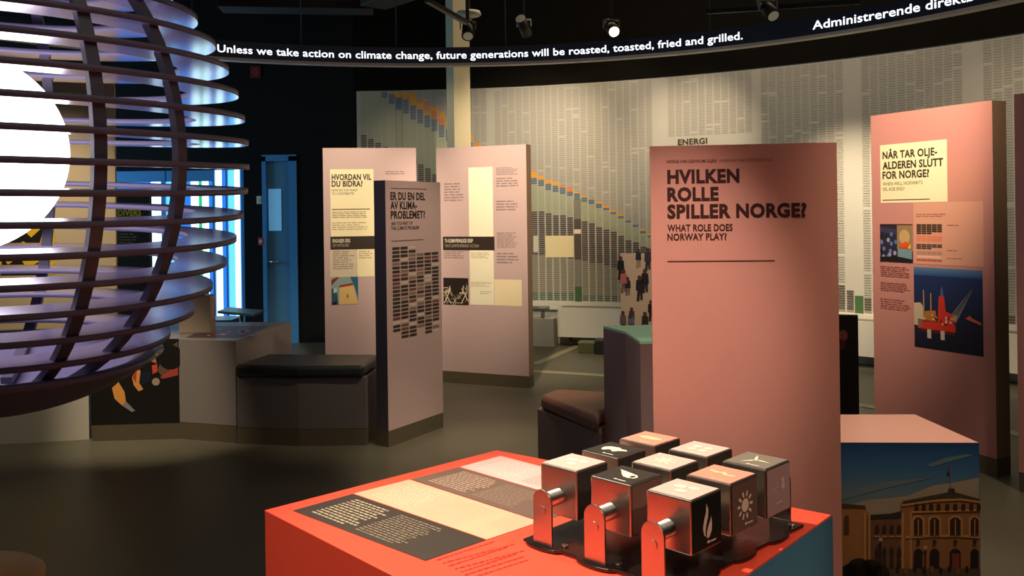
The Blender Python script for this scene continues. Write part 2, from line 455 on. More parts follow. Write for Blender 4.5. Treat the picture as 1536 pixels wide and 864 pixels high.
CREAM = (.97, .93, .78); INKD = (.20, .16, .13); FAINT = (.60, .52, .52)

# ---- lilac panel: HVORDAN VIL DU BIDRA?
A = atd(484, 222, 8.29); B = atd(624, 222, 8.43)
root, pl = panel('exhibition_panel', 'lilac panel headed HVORDAN VIL DU BIDRA? standing behind the grey bench', A, B, 2.23, .10, LILAC, LILACSIDE, 'exhibition panel')
p = pl.print(); u0, v0, u1, v1 = pl.box(495, 254, 561.5, 355)
p.rect(u0, v0, u1, v1, CREAM, 1)
ua, va, ub, vb = pl.box(495, 374, 535.5, 415); p.rect(ua, va, ub, vb, (.86, .80, .72), 1)
uc, _, ud, _ = pl.box(535.5, 374, 562, 415); p.rect(uc, va, ud, vb, CREAM, 1)
p.build('cream_sheet', INK, root)
p = pl.print(); ua, va, ub, vb = pl.box(495.5, 355, 562.5, 373.5); p.rect(ua, va, ub, vb, (.20, .16, .13), 2)
p.text('ENGASJER DEG', ua + .02, vb - .055, .032, (.9, .87, .8), .16, .02, 3); p.text('GET INVOLVED', ua + .02, vb - .095, .026, (.72, .68, .6), .15, .0, 3)
p.build('title_bar', INK, root)
p = pl.print()
for t, x, y, x1 in (('HVORDAN VIL', 497.5, 270, 557), ('DU BIDRA?', 497.5, 280, 544)):
    a = pl.uv(x, y); b = pl.uv(x1, y); p.text(t, a[0], a[1], .052, INKD, b[0] - a[0], .036, 2)
p.build('heading', INK, root)
p = pl.print()
for t, x, y, x1 in (('HOW DO YOU WANT', 497.5, 287.3, 536.5), ('TO CONTRIBUTE?', 497.5, 292.3, 531)):
    a = pl.uv(x, y); b = pl.uv(x1, y); p.text(t, a[0], a[1], .022, (.4, .36, .28), b[0] - a[0], .01, 2)
u0, v0, u1, v1 = pl.box(498, 313.5, 555, 314.3); p.rect(u0, v0, u1, v1, (.45, .40, .32), 2)
u0, v0, u1, v1 = pl.box(498, 317, 553, 327); tb(root, pl, u0, v1, u1, v0, 4, (.62, .57, .48), 2, 3)
u0, v0, u1, v1 = pl.box(498, 333, 553, 345); tb(root, pl, u0, v1, u1, v0, 4, (.72, .67, .56), 2, 4)
u0, v0, u1, v1 = pl.box(499, 376, 532, 404); tb(root, pl, u0, v1, u1, v0, 9, (.62, .57, .52), 2, 5)
u0, v0, u1, v1 = pl.box(538, 376, 560, 388); tb(root, pl, u0, v1, u1, v0, 4, (.72, .67, .56), 2, 6)
u0, v0, u1, v1 = pl.box(578, 256, 608, 262); tb(root, pl, u0, v1, u1, v0, 2, (.62, .5, .5), 2, 8)
p.build('body_lettering', INK, root)
p = pl.print(); u0, v0, u1, v1 = pl.box(497, 416, 537.5, 456)
W_, H_ = u1 - u0, v1 - v0
def Q(*pts): return [(u0 + x * W_, v0 + y * H_) for x, y in pts]
p.rect(u0, v0, u1, v1, (.55, .66, .68), 1)
p.poly(Q((0, 0), (.25, 0), (.2, .55), (0, .6)), (.16, .34, .44), 2); p.poly(Q((0, .7), (.3, 1), (.2, 1), (0, .9)), (.5, .2, .18), 2)
p.poly(Q((.7, 1), (1, 1), (1, .2), (.85, .7)), (.12, .40, .52), 2); p.poly(Q((.28, .0), (1, 0), (.82, .72), (.3, .64)), (.90, .76, .50), 3)
p.poly(Q((.28, .62), (.84, .70), (.80, .78), (.3, .70)), (.62, .22, .17), 4); p.disc(*Q((.6, .3))[0], .01, (.6, .48, .3), 5, .02)
p.poly(Q((.0, .05), (.2, .15), (.18, .0), (0, 0)), (.07, .08, .12), 4); p.poly(Q((.08, .42), (.2, .45), (.2, .6), (.08, .58)), (.8, .85, .86), 4)
p.build('photo_print', INK, root, 'photo of people with a blank cardboard box')

# ---- lilac panel: climate action
A = atd(654, 219, 8.53); B = atd(789, 217, 8.15)
A.z = B.z = 0
root, pl = panel('exhibition_panel', 'lilac panel with tall white text column and spiky black photo, behind the short panel', A, B, 2.23, .11, LILAC, BROWNEDGE, 'exhibition panel')
p = pl.print(); u0, v0, u1, v1 = pl.box(702.5, 251.5, 741.5, 458)
p.rect(u0, v0, u1, v1, (.97, .95, .86), 1)
ua, va, ub, vb = pl.box(741.5, 419, 783, 461); p.rect(ua, v0, ub, pl.uv(742, 419)[1], (.96, .90, .76), 1)
p.build('cream_sheet', INK, root)
p = pl.print(); ua, va, ub, vb = pl.box(664.5, 355, 742, 375.5); p.rect(ua, va, ub, vb, (.20, .15, .13), 2)
p.text('TA KLIMAVENNLIGE GREP', ua + .018, vb - .055, .034, (.92, .9, .84), .30, .02, 3); p.text('TAKE CLIMATE-FRIENDLY ACTION', ua + .018, vb - .10, .028, (.72, .68, .6), .36, .0, 3)
p.build('title_bar', INK, root)
p = pl.print()
for k, (x0, y0, x1, y1, n) in enumerate(((666, 274, 699, 302, 7), (666, 376, 698, 388, 4), (744, 251, 778, 262, 5), (744, 266, 778, 280, 4), (744, 300, 778, 316, 4), (745, 348, 778, 372, 8), (745, 378, 778, 396, 4))):
    u0, v0, u1, v1 = pl.box(x0, y0, x1, y1); tb(root, pl, u0, v1, u1, v0, n, (.61, .53, .54), 2, 20 + k)
for k, (x0, y0, x1, y1, n) in enumerate(((706, 378, 738, 388, 4), (706, 422, 738, 431, 4), (720, 436, 738, 442, 2))):
    u0, v0, u1, v1 = pl.box(x0, y0, x1, y1); tb(root, pl, u0, v1, u1, v0, n, (.80, .75, .62), 2, 30 + k)
p.build('body_lettering', INK, root)
p = pl.print(); u0, v0, u1, v1 = pl.box(665, 416.5, 703, 458); W_, H_ = u1 - u0, v1 - v0
p.rect(u0, v0, u1, v1, (.16, .11, .10), 1)
rr = random.Random(5)
for k in range(46):
    x = rr.random(); y = rr.random() * (.3 + .45 * abs(x - .5) * 2); a_ = rr.random() * pi; l = .05 + .1 * rr.random()
    x = min(.92, max(.08, x)); y = min(.7, max(.09, y))
    dx, dy = cos(a_) * l, sin(a_) * l
    p.poly(Q((x - dx, y - dy), (x + dx, y + dy), (x + dx + .02, y + dy - .02), (x - dx + .02, y - dy - .02)), (.66, .60, .52) if k % 3 else (.88, .83, .74), 2 + k % 3)
for (x0_, y0_, x1_, y1_) in ((.02, .05, .28, .6), (.3, .05, .02, .5), (.7, .05, .98, .6), (.98, .15, .72, .62), (.75, .4, .8, .72), (.18, .4, .26, .7)):
    p.poly(Q((x0_, y0_), (x0_ + .03, y0_), (x1_ + .03 if x1_ < .96 else 1, y1_), (x1_, y1_)), (.90, .86, .76), 6)
p.build('photo_print', INK, root, 'dark photo with spiky white shapes')

# ---- short lilac panel: ER DU EN DEL AV KLIMAPROBLEMET?
A = at(583, 671, 0); B = at(665, 640.5, 0)
root, pl = panel('exhibition_panel', 'short lilac panel headed ER DU EN DEL at the right end of the grey bench', A, B, 1.84, .10, LILAC, LILACSIDE, 'exhibition panel')
p = pl.print()
for t, x, y, x1 in (('ER DU EN DEL', 585.5, 299.5, 637.5), ('AV KLIMA-', 585.5, 313.5, 625.5), ('PROBLEMET?', 586, 328, 637.5)):
    a = pl.uv(x, y); b = pl.uv(x1, y); p.text(t, a[0], a[1], .052, (.17, .14, .13), b[0] - a[0], .034, 2)
p.build('heading', INK, root)
p = pl.print()
for t, x, y, x1 in (('ARE YOU PART OF', 586.5, 338, 618.5), ('THE CLIMATE PROBLEM?', 586.5, 345, 629)):
    a = pl.uv(x, y); b = pl.uv(x1, y); p.text(t, a[0], a[1], .023, (.30, .25, .24), b[0] - a[0], .012, 2)
a = pl.uv(586, 283); b = pl.uv(640, 284); p.rect(a[0], a[1], b[0], a[1] + .006, (.42, .36, .36), 2)
a = pl.uv(587, 362.5); b = pl.uv(635, 362); p.rect(a[0], a[1], b[0], a[1] + .006, (.42, .36, .36), 2)
p.build('body_lettering', INK, root)
p = pl.print(); rr = random.Random(11)
ua, vb = pl.uv(587.5, 370.5); ub, _ = pl.uv(658, 369); _, va = pl.uv(587.5, 512)
nr, nc = 24, 6; du, dv = (ub - ua) / nc, (vb - va) / nr
for r_ in range(nr):
    for c_ in range(nc):
        if (r_ > 21 and c_ in (0, 3)) or (r_ < 2 and c_ > 2): continue
        q = rr.random()
        col = (.19, .15, .13) if q < .62 else ((.55, .47, .42) if q < .80 else ((.84, .78, .74) if q < .93 else (.46, .28, .25)))
        x = ua + du * c_; z = vb - dv * (r_ + 1)
        p.rect(x + du * .05, z + dv * .18, x + du * .92, z + dv * .88, col, 2)
        if q < .62:
            for k in range(3): p.rect(x + du * (.12 + .27 * k), z + dv * .46, x + du * (.3 + .27 * k), z + dv * .58, (.36, .31, .28), 3)
p.build('tile_chart', INK, root, 'grid of dark and pale printed tiles')

# ---- tall salmon panel: HVILKEN ROLLE SPILLER NORGE?
A = atd(976, 300, 3.29); B = atd(1256, 300, 3.22)
root, pl = panel('exhibition_panel', 'salmon panel headed HVILKEN ROLLE SPILLER NORGE? behind the red table', A, B, 1.84, .035, SALMON, SALMON, 'exhibition panel')
p = pl.print()
for t, x, y, x1, cap in (('HVILKEN', 1001, 274.5, 1109, .046), ('ROLLE', 1001, 301, 1078, .046), ('SPILLER NORGE?', 1001, 327, 1210, .047)):
    a = pl.uv(x, y); b = pl.uv(x1, y); p.text(t, a[0], a[1], cap, (.23, .06, .05), b[0] - a[0], .042, 2)
p.build('heading', INK, root)
p = pl.print()
for t, x, y, x1 in (('WHAT ROLE DOES', 1001, 347, 1099), ('NORWAY PLAY?', 1001, 360.5, 1090)):
    a = pl.uv(x, y); b = pl.uv(x1, y); p.text(t, a[0], a[1], .024, (.27, .08, .07), b[0] - a[0], .028, 2)
p.build('subheading', INK, root)
p = pl.print()
a = pl.uv(1001, 393); b = pl.uv(1162, 392); p.rect(a[0], a[1], b[0], a[1] + .004, (.35, .12, .10), 2)
a = pl.uv(1000, 244.5); b = pl.uv(1160, 244)
p.text('NORGE HAR GJENNOM OLJEN', a[0], a[1], .0105, (.42, .16, .13), (b[0] - a[0]) * .47, .01, 2)
p.text('NORWAY HAS THROUGH OIL', a[0] + (b[0] - a[0]) * .5, a[1], .0105, (.62, .32, .27), (b[0] - a[0]) * .5, .0, 2)
p.build('caption_lettering', INK, root)

# ---- rose panel: NÅR TAR OLJE-ALDEREN SLUTT FOR NORGE?
A = atd(1308, 300, 6.08); B = atd(1490, 300, 5.28)
root, pl = panel('exhibition_panel', 'rose panel with oil rig photo, headed NÅR TAR OLJE', A, B, 2.23, .125, ROSE, BROWNEDGE, 'exhibition panel')
p = pl.print()
u0, v0, u1, v1 = pl.box(1320, 218, 1421.5, 302.5); p.rect(u0, v0, u1, v1, CREAM, 1)
p.build('cream_sheet', INK, root)
p = pl.print()
ua, va, ub, vb = pl.box(1370, 304, 1476, 401); p.rect(ua, va, ub, vb, (.88, .64, .56), 1)
u2, v2, u3, v3 = pl.box(1421.5, 240, 1476, 304); p.rect(u2, va + (vb - va), u3, v3, (.82, .57, .52), 1)
def grid(x0, y0, x1, y1, nr, nc, col, cut=0):
    a0, b0, a1, b1 = pl.box(x0, y0, x1, y1); du, dv = (a1 - a0) / nc, (b1 - b0) / nr
    for i in range(nr):
        for j in range(nc):
            if i == nr - 1 and j >= nc - cut: continue
            p.rect(a0 + du * (j + .04), b1 - dv * (i + .92), a0 + du * (j + .96), b1 - dv * (i + .06), col, 2)
grid(1374.5, 336, 1413.5, 352, 5, 5, (.27, .21, .16), 2); grid(1374.5, 365.5, 1413.5, 375, 3, 5, (.36, .28, .23), 2)
grid(1374.5, 353, 1413.5, 363, 3, 5, (.93, .55, .43)); grid(1374.5, 376, 1413.5, 383, 2, 5, (.74, .58, .52)); grid(1374.5, 383, 1413.5, 388, 1, 1, (.95, .78, .72)); grid(1374.5, 388, 1413.5, 393, 2, 5, (.80, .36, .29))
p.build('tile_chart', INK, root, 'pale pink sheet with small tile bars')
p = pl.print()
for t, x, y, x1 in (('NÅR TAR OLJE-', 1324, 238.5, 1406), ('ALDEREN SLUTT', 1324, 254, 1415), ('FOR NORGE?', 1324, 268.5, 1394)):
    a = pl.uv(x, y); b = pl.uv(x1, y); p.text(t, a[0], a[1], .047, (.20, .20, .12), b[0] - a[0], .034, 2)
p.build('heading', INK, root)
p = pl.print()
for t, x, y, x1 in (("WHEN WILL NORWAY'S", 1324, 278.5, 1384), ('OIL AGE END?', 1324, 286.5, 1357)):
    a = pl.uv(x, y); b = pl.uv(x1, y); p.text(t, a[0], a[1], .022, (.45, .42, .30), b[0] - a[0], .01, 2)
a = pl.uv(1324, 301); b = pl.uv(1395, 300); p.rect(a[0], a[1], b[0], a[1] + .006, (.40, .34, .25), 2)
for k, (x0, y0, x1, y1, n, c) in enumerate(((1321, 398, 1366, 418, 6, (.62, .34, .32)), (1321, 422, 1366, 440, 5, (.62, .34, .32)), (1321, 446, 1366, 468, 5, (.66, .38, .36)), (1374, 320, 1420, 326, 2, (.66, .42, .36)), (1421, 336, 1440, 340, 1, (.66, .42, .36)), (1421, 374, 1438, 378, 1, (.66, .42, .36)), (1421, 386, 1452, 390, 1, (.66, .42, .36)))):
    u0, v0, u1, v1 = pl.box(x0, y0, x1, y1); tb(root, pl, u0, v1, u1, v0, n, c, 2, 40 + k)
p.build('body_lettering', INK, root)
p = pl.print(); u0, v0, u1, v1 = pl.box(1320, 336, 1369.5, 394); W_, H_ = u1 - u0, v1 - v0
p.rect(u0, v0, u1, v1, (.16, .16, .24), 1)
p.poly(Q((.53, .98), (1, 1), (1, .3), (.53, .35)), (.62, .50, .36), 2); p.disc(*Q((.76, .66))[0], W_ * .16, (.80, .66, .46), 3, H_ * .2)
p.poly(Q((0, .98), (1, .98), (1, 1), (0, 1)), (.35, .10, .08), 4); p.poly(Q((.0, .8), (.5, .72), (.5, .86), (0, .92)), (.24, .22, .34), 2)
for k in range(14):
    x, y = .04 + .46 * rr.random(), .1 + .65 * rr.random()
    p.disc(*Q((x, y))[0], W_ * .05, ((.42, .46, .70), (.62, .62, .78), (.12, .12, .2), (.30, .46, .74))[k % 4], 3 + k % 3, H_ * .06)
p.poly(Q((.6, .38), (.95, .38), (.93, .46), (.8, .55), (.66, .48)), (.93, .33, .16), 5); p.poly(Q((.85, .36), (.95, .36), (.95, .5)), (.95, .75, .2), 6)
p.poly(Q((.55, .12), (.98, .05), (.98, .33), (.55, .36)), (.48, .60, .66), 4); p.poly(Q((.0, 0), (1, 0), (1, .08), (.5, .15), (0, .12)), (.09, .08, .10), 5)
p.build('photo_print', INK, root, 'small photo of people in a dim room by an arched window')
p = pl.print(); u0, v0, u1, v1 = pl.box(1370.5, 401, 1475.5, 534); v1 = pl.uv(1370.5, 400)[1]; v0 = pl.uv(1370.5, 519.5)[1]; W_, H_ = u1 - u0, v1 - v0
p.grad(u0, v0, u1, v0 + .25 * H_, (.06, .08, .15), (.09, .12, .24), 1); p.grad(u0, v0 + .25 * H_, u1, v0 + .9 * H_, (.09, .12, .24), (.10, .19, .40), 1); p.grad(u0, v0 + .9 * H_, u1, v1, (.16, .30, .52), (.34, .50, .68), 1)
for x, h in ((.15, .72), (.26, .69)):
    p.poly(Q((x - .012, .3), (x + .012, .3), (x + .008, h), (x - .008, h)), (.70, .55, .36), 3)
RC = (.86, .22, .16)
p.poly(Q((0, .28), (.14, .26), (.14, .52), (.1, .56), (0, .55)), (.84, .76, .66), 4)
p.poly(Q((.06, .24), (.62, .24), (.62, .33), (.06, .36)), RC, 4); p.poly(Q((.15, .33), (.34, .33), (.33, .48), (.17, .46)), (.75, .48, .22), 4)
p.poly(Q((.36, .33), (.6, .33), (.56, .46), (.48, .48), (.46, .66), (.38, .66)), RC, 5); p.poly(Q((.40, .66), (.45, .66), (.44, .74), (.425, .79), (.41, .74)), (.32, .38, .56), 4)
for k in range(5): p.poly(Q((.48 + .03 * k, .36 + .01 * k), (.50 + .03 * k, .34), (.86, .76), (.845, .77)), (.50, .50, .54), 3)
p.poly(Q((.56, .40), (.62, .36), (.66, .44), (.6, .46)), (.66, .55, .50), 6)
for x in (.2, .40): p.poly(Q((x, .13), (x + .06, .13), (x + .06, .24), (x, .24)), (.86, .82, .76), 4)
p.poly(Q((.76, .42), (.97, .36), (.98, .39), (.86, .43), (.82, .46)), (.86, .42, .26), 4); p.poly(Q((.10, .2), (.6, .2), (.6, .25), (.1, .25)), (.35, .12, .10), 3)
for k in range(16): p.disc(*Q((.12 + .5 * rr.random(), .26 + .16 * rr.random()))[0], W_ * .016, ((.95, .7, .4), (.6, .1, .08), (.9, .85, .8))[k % 3], 7)
p.build('photo_print', INK, root, 'photo of a red oil rig on dark blue sea')

# ---- next rose panel, cut by the frame
A = atd(1523, 300, 5.02); B = A + Vector((.44, -.76, 0))
root, pl = panel('exhibition_panel', 'plain rose panel edge right of the oil rig panel, cut by the frame', A, B, 2.23, .12, ROSE, BROWNEDGE, 'exhibition panel')

# ================================================================== left unit: grey table and bench
T = .725
c0 = at(133, 509, T); c1 = at(268, 508, T); c2 = at(353, 511, T); c3 = at(437, 483, T); c4 = at(313, 483, T); c5 = c0 + Vector((.15, 1.0, 0))
c0.y = 6.43; c0.x = (133 - 768) * 6.43 / F_PX
poly = [(p.x, p.y) for p in (c0, c1, c2, c3, c4, c5)]
root = empty('display_table', (c1.x, c1.y + .3, 0), 'grey table with dark crowd photo on its front, left of the bench', 'display table')
MB().prism(poly, .12, T).build('cabinet', GREYLAM, root, bevel=.004)
MB().prism([(c0.x, c0.y), (c1.x, c1.y), (c2.x, c2.y), (c3.x, c3.y), (c4.x, c4.y), (c5.x, c5.y)], 0, .12).build('kick_plate', KICK, root)
tpl = Plane((c1.x, c1.y, T + .001), (1, 0, 0), (0, 1, 0))
p = tpl.print()
def tq(*pts): return [tpl.uv(x, y) for x, y in pts]
p.poly(tq((278, 506.5), (362, 506.5), (405, 489), (318, 489)), (.30, .24, .24), 1)
rr = random.Random(2)
for k in range(40):
    q = rr.random(); x = 300 + 80 * rr.random() ; y = 493 + 11 * rr.random()
    u, v = tpl.uv(x, y); p.disc(u, v, .012 + .02 * rr.random(), ((.75, .35, .30), (.85, .75, .72), (.45, .2, .2))[k % 3], 2 + k % 3, n=7)
p.build('table_print', INK, root, 'dark glossy photo with pink specks')
fp = Plane((c0.x, c0.y - .002, .12), (c1 - c0).xy.to_3d(), (0, 0, 1)); W_ = (c1 - c0).xy.length; H_ = T - .12; u0 = v0 = 0
p = fp.print(); p.rect(0, 0, W_, H_, (.055, .045, .04), 1)
def fq(*pts): return [fp.uv(x, y) for x, y in pts]
p.poly(fq((168, 582), (178, 573), (187, 588), (189, 602), (183, 608), (172, 598)), (.90, .62, .30), 2)
p.poly(fq((183, 608), (189, 602), (203, 616), (198, 618)), (.55, .55, .58), 2)
p.poly(fq((198, 566), (206, 553), (211, 556), (209, 574), (215, 584), (208, 587), (201, 578)), (.88, .60, .34), 2)
p.poly(fq((199, 566), (205, 554), (204, 574)), (.75, .25, .14), 3); p.poly(fq((211, 560), (226, 556), (226, 572), (212, 578)), (.07, .10, .22), 2)
p.poly(fq((228, 548), (236, 546), (236, 558), (229, 561)), (.85, .30, .20), 2); p.disc(*fp.uv(234, 572.5), .028, (.66, .60, .52), 3)
p.poly(fq((218, 535), (232, 530), (235, 545), (226, 542)), (.70, .50, .36), 2); p.poly(fq((240, 566), (267, 547), (267, 563), (244, 568)), (.70, .28, .22), 2)
p.poly(fq((236, 555), (250, 524), (267, 512), (267, 548), (244, 566)), (.42, .32, .27), 1.5); p.disc(*fp.uv(256, 536), .09, (.05, .04, .04), 2.5)
p.build('photo_print', INK, root, 'dark photo of a crowd with lit hands')
# beige upright box standing on that table
a, b = at(269, 507, T), at(313, 507, T)
dd = 6.75
xa, xb = (266 - 768) * dd / F_PX, (313.5 - 768) * dd / F_PX
zt = EYE + (326 - 444) * dd / F_PX
root = empty('screen_box', ((xa + xb) / 2, dd + .05, T), 'beige upright block at the back of the grey table, beside the globe', 'block')
MB().box(xa, dd, T, xb, dd + .12, zt).build('body', mat('beige_laminate', (.66, .60, .54), .5, var=.03), root, bevel=.006)
MB().box(xa + .015, dd + .002, zt - .012, xb - .015, dd + .118, zt + .006).build('cap', KICK, root)

# bench
b0 = c2.copy(); b1 = at(550, 668, 0); b0.z = b1.z = 0
pA = at(583, 671, 0)
bq = [(b0.x + .01, b0.y - .02), ((b0.x + b1.x) / 2, (b0.y + b1.y) / 2 - .05), (b1.x, b1.y), (b1.x + .05, b1.y + .52), (b0.x + .10, b0.y + .50)]
root = empty('bench', (sum(q[0] for q in bq) / 5, sum(q[1] for q in bq) / 5, 0), 'low grey bench with charcoal cushion between grey table and short panel', 'bench')
MB().prism(bq, .115, .475).build('bench_case', mat('bench_grey', (.40, .38, .38), .5, var=.03), root, bevel=.004)
MB().prism([(x, y) for x, y in bq], 0, .115).build('kick_plate', KICK, root)
def cushion(q, z0, z1, m, root, grow=.03):
    cx = sum(p[0] for p in q) / len(q); cy = sum(p[1] for p in q) / len(q)
    b = MB().prism(q, z0, z1)
    o = b.build('cushion', m, root)
    bv = o.modifiers.new('bevel', 'BEVEL'); bv.width = .028; bv.segments = 5; bv.limit_method = 'ANGLE'
    for f in o.data.polygons: f.use_smooth = False
    return o
cq = [(b0.x + .005, b0.y - .045), ((b0.x + b1.x) / 2, (b0.y + b1.y) / 2 - .075), (b1.x - .01, b1.y - .03), (b1.x + .02, b1.y + .47), (b0.x + .10, b0.y + .46)]
cushion(cq, .477, .56, CUSH, root)

# white low curved plinth left of that table
cx, cy, R = -3.9, 9.4, 3.02
A0_, A1_ = -125, -74.5
angs = [A0_ + (A1_ - A0_) * k / 14 for k in range(15)]
pts = [(cx + R * cos(RAD(t)), cy + R * sin(RAD(t))) for t in angs]
pts2 = [(cx + (R - .4) * cos(RAD(t)), cy + (R - .4) * sin(RAD(t))) for t in angs[::-1]]
root = empty('curved_plinth', (cx, cy - R + .2, 0), 'low white curved plinth on the floor under the globe, left of the crowd photo', 'plinth')
MB().prism(pts + pts2, .0, .50).build('plinth_body', WHITE, root)
MB().prism([(cx + (R + .015) * cos(RAD(t)), cy + (R + .015) * sin(RAD(t))) for t in angs] + pts2, .50, .53).build('plinth_top', GREYLAM, root)

# ================================================================== right unit: green topped counter and brown bench
GT = 1.02
g0 = at(905, 489, GT); g1 = at(960, 512, GT); g3 = at(1238, 479.5, GT); g2 = Vector((1.20, 4.05, GT)); gm = (g0 + g1) / 2 + Vector((.03, .05, 0))
poly = [(q.x, q.y) for q in (g0, gm, g1, g2, g3)]
root = empty('counter', (1.1, 4.2, 0), 'dark counter with green top behind the salmon panel', 'counter')
MB().prism(poly, .10, GT - .012).build('cabinet', [mat('counter_brown', (.52, .42, .41), .5, var=.03)], root)
MB().prism(poly, GT - .012, GT).build('counter_top', GREENTOP, root, 'pale green top')
MB().prism([(q[0], q[1]) for q in poly], 0, .10).build('kick_plate', KICK, root)
# thin near-black board seen past the salmon panel
A = atd(1215, 480, 4.84); B = atd(1287, 478, 4.76)
root, pl = panel('photo_board', 'narrow black photo board between the salmon panel and the oil rig panel', A, B, 1.03, .05, PAINTDARK, PAINTDARK, 'photo board', kickmat=PAINTDARK)
p = pl.print(); u0, v0, u1, v1 = pl.box(1216, 481, 1286, 612); p.rect(u0, v0, u1, v1, (.10, .07, .07), 1)
u, v = pl.uv(1265, 503); p.disc(u, v, .022, (.62, .30, .30), 2, .03); p.disc(u - .01, v - .05, .02, (.35, .14, .15), 2, .03)
p.build('photo_print', INK, root, 'near-black photo with a reddish speck')
# steel fitting on the counter's front
# bench
s0 = at(806, 612, .49); s1 = at(905, 650, .49)
q0 = s0.xy; q1 = s1.xy + Vector((-.012, 0))
bq = [tuple(q0), tuple(q1), (.45, 4.62), (.56, 4.74), (.64, 5.10), (.24, 5.28)]
root = empty('bench', (q0.x + .15, q0.y + .1, 0), 'brown bench with leather cushion before the green-topped counter', 'bench')
MB().prism(bq, .115, .488).build('bench_case', BENCHD, root, bevel=.004)
MB().prism(bq, 0, .115).build('kick_plate', KICK, root)
cq = [(q0.x + .015, q0.y - .03), (q1.x - .012, q1.y - .02), (.44, 4.63), (.545, 4.75), (.62, 5.09), (.25, 5.25)]
cushion(cq, .489, .57, CUSHB, root)

# ---- standing photo panel with a crowd seen from above
A = atd(930, 380, 6.8); B = atd(1010, 380, 6.5); zt = A.z
root, pl = panel('photo_board', 'pale photo panel of walking people seen from above, behind the green counter', A, B, zt, .05, mat('photo_beige', (.78, .70, .62), .5, var=.02), BROWNEDGE, 'photo board')
p = pl.print(); rr = random.Random(8)
def man(x, y, s, c1, c2):
    u, v = pl.uv(x, y); k = s * .62
    p.poly([(u - k * .3, v), (u - k * .05, v), (u + k * .05, v + k * .9), (u - k * .2, v + k * .9)], c2, 2)
    p.poly([(u + k * .05, v + k * .1), (u + k * .25, v + k * .1), (u + k * .25, v + k * .9), (u, v + k * .9)], c2, 2)
    p.poly([(u - k * .35, v + k * .8), (u + k * .35, v + k * .8), (u + k * .3, v + k * 1.6), (u - k * .3, v + k * 1.6)], c1, 3)
    p.disc(u, v + k * 1.78, k * .2, (.35, .22, .17), 4, n=8)
for x, y, s, c1, c2 in ((958, 402, .12, (.16, .17, .24), (.6, .5, .42)), (972, 406, .14, (.22, .22, .26), (.2, .18, .18)), (960, 452, .16, (.14, .12, .13), (.17, .14, .13)), (968, 440, .15, (.13, .12, .13), (.2, .16, .16)),
                        (942, 444, .12, (.13, .12, .14), (.5, .4, .4)), (936, 440, .15, (.72, .42, .42), (.45, .35, .36)), (931.5, 420, .15, (.12, .10, .10), (.15, .1, .1)), (948, 490, .12, (.42, .14, .16), (.2, .1, .1)), (947, 500, .14, (.40, .42, .50), (.2, .1, .1)), (968, 502, .14, (.20, .16, .17), (.2, .1, .1)), (935, 500, .14, (.4, .35, .33), (.2, .1, .1)), (977, 482, .13, (.12, .11, .11), (.2, .1, .1))):
    man(x, y, s, c1, c2)
p.build('photo_print', INK, root, 'photo of people walking, seen from above')

# ---- pale box with the parliament photo
PT = .72
h0 = at(1150, 660, PT); h1 = at(1468, 664, PT); h2 = at(1372, 621.5, PT); h3 = at(1150, 622, PT)
h0.y = 3.38; h0.x = 1.02
poly = [(q.x, q.y) for q in (h0, h1, h2, h3)]
root = empty('photo_plinth', ((h0.x + h1.x) / 2, 3.6, 0), 'box with pale pink top and photo of a brick rotunda below the rose panel', 'plinth')
MB().prism(poly, .10, PT).build('cabinet', [PALETOP], root)
MB().prism([(x, y) for x, y in poly], 0, .10).build('kick_plate', KICK, root)
fp = Plane((h0.x, h0.y - .002, .10), (h1 - h0).xy.to_3d(), (0, 0, 1)); W_ = (h1 - h0).xy.length; H_ = PT - .10
p = fp.print()
def fq(*pts): return [fp.uv(x, y) for x, y in pts]
vy = lambda y: fp.uv(1370, y)[1]
p.grad(0, vy(705), W_, H_, (.22, .40, .56), (.07, .25, .44), 1); p.grad(0, vy(740), W_, vy(705), (.38, .46, .50), (.22, .40, .56), 1); p.grad(0, 0, W_, vy(740), (.55, .50, .46), (.38, .46, .50), 1)
p.poly(fq((1262, 760), (1300, 750), (1360, 744), (1400, 728), (1440, 722), (1468, 716), (1468, 760), (1300, 790)), (.62, .54, .47), 2)
p.poly(fq((1390, 697), (1420, 686), (1450, 681), (1460, 683), (1425, 692), (1395, 701)), (.38, .46, .52), 2)
p.poly(fq((1262, 738), (1330, 722), (1400, 716), (1330, 732), (1262, 750)), (.40, .46, .50), 2)
BR, BRL, BRD = (.58, .38, .22), (.74, .51, .30), (.22, .13, .09)
p.poly(fq((1100, 770), (1264, 756), (1296, 758), (1300, 766), (1304, 772), (1304, 960), (1100, 960)), (.62, .41, .22), 3)
p.poly(fq((1262, 755), (1297, 758), (1299, 763), (1262, 762)), (.30, .20, .14), 4)
p.poly(fq((1300, 773), (1352, 772), (1352, 960), (1300, 960)), (.42, .28, .19), 3); p.poly(fq((1304, 772), (1335, 770), (1352, 766), (1352, 776), (1304, 778)), (.19, .16, .15), 5)
p.poly(fq((1350, 755), (1354, 751), (1385, 746), (1440, 742), (1469, 748), (1469, 960), (1350, 960)), BR, 4)
p.poly(fq((1354, 751), (1390, 744), (1421, 738), (1423, 735), (1428, 735), (1432, 738), (1469, 748), (1469, 751), (1420, 745), (1380, 750), (1354, 755)), (.26, .23, .18), 6)
p.poly(fq((1421, 739), (1422, 732), (1431, 732), (1432, 739)), (.25, .19, .14), 7)
p.poly(fq((1352, 756), (1400, 749), (1440, 747), (1469, 751), (1469, 754), (1440, 750), (1400, 752), (1352, 759)), BRL, 7)
p.poly(fq((1358, 803), (1400, 801), (1440, 801), (1469, 803), (1469, 807), (1440, 805), (1400, 805), (1358, 807)), BRL, 7)
p.poly(fq((1366, 766), (1469, 763), (1469, 766), (1366, 769)), BRL, 7)
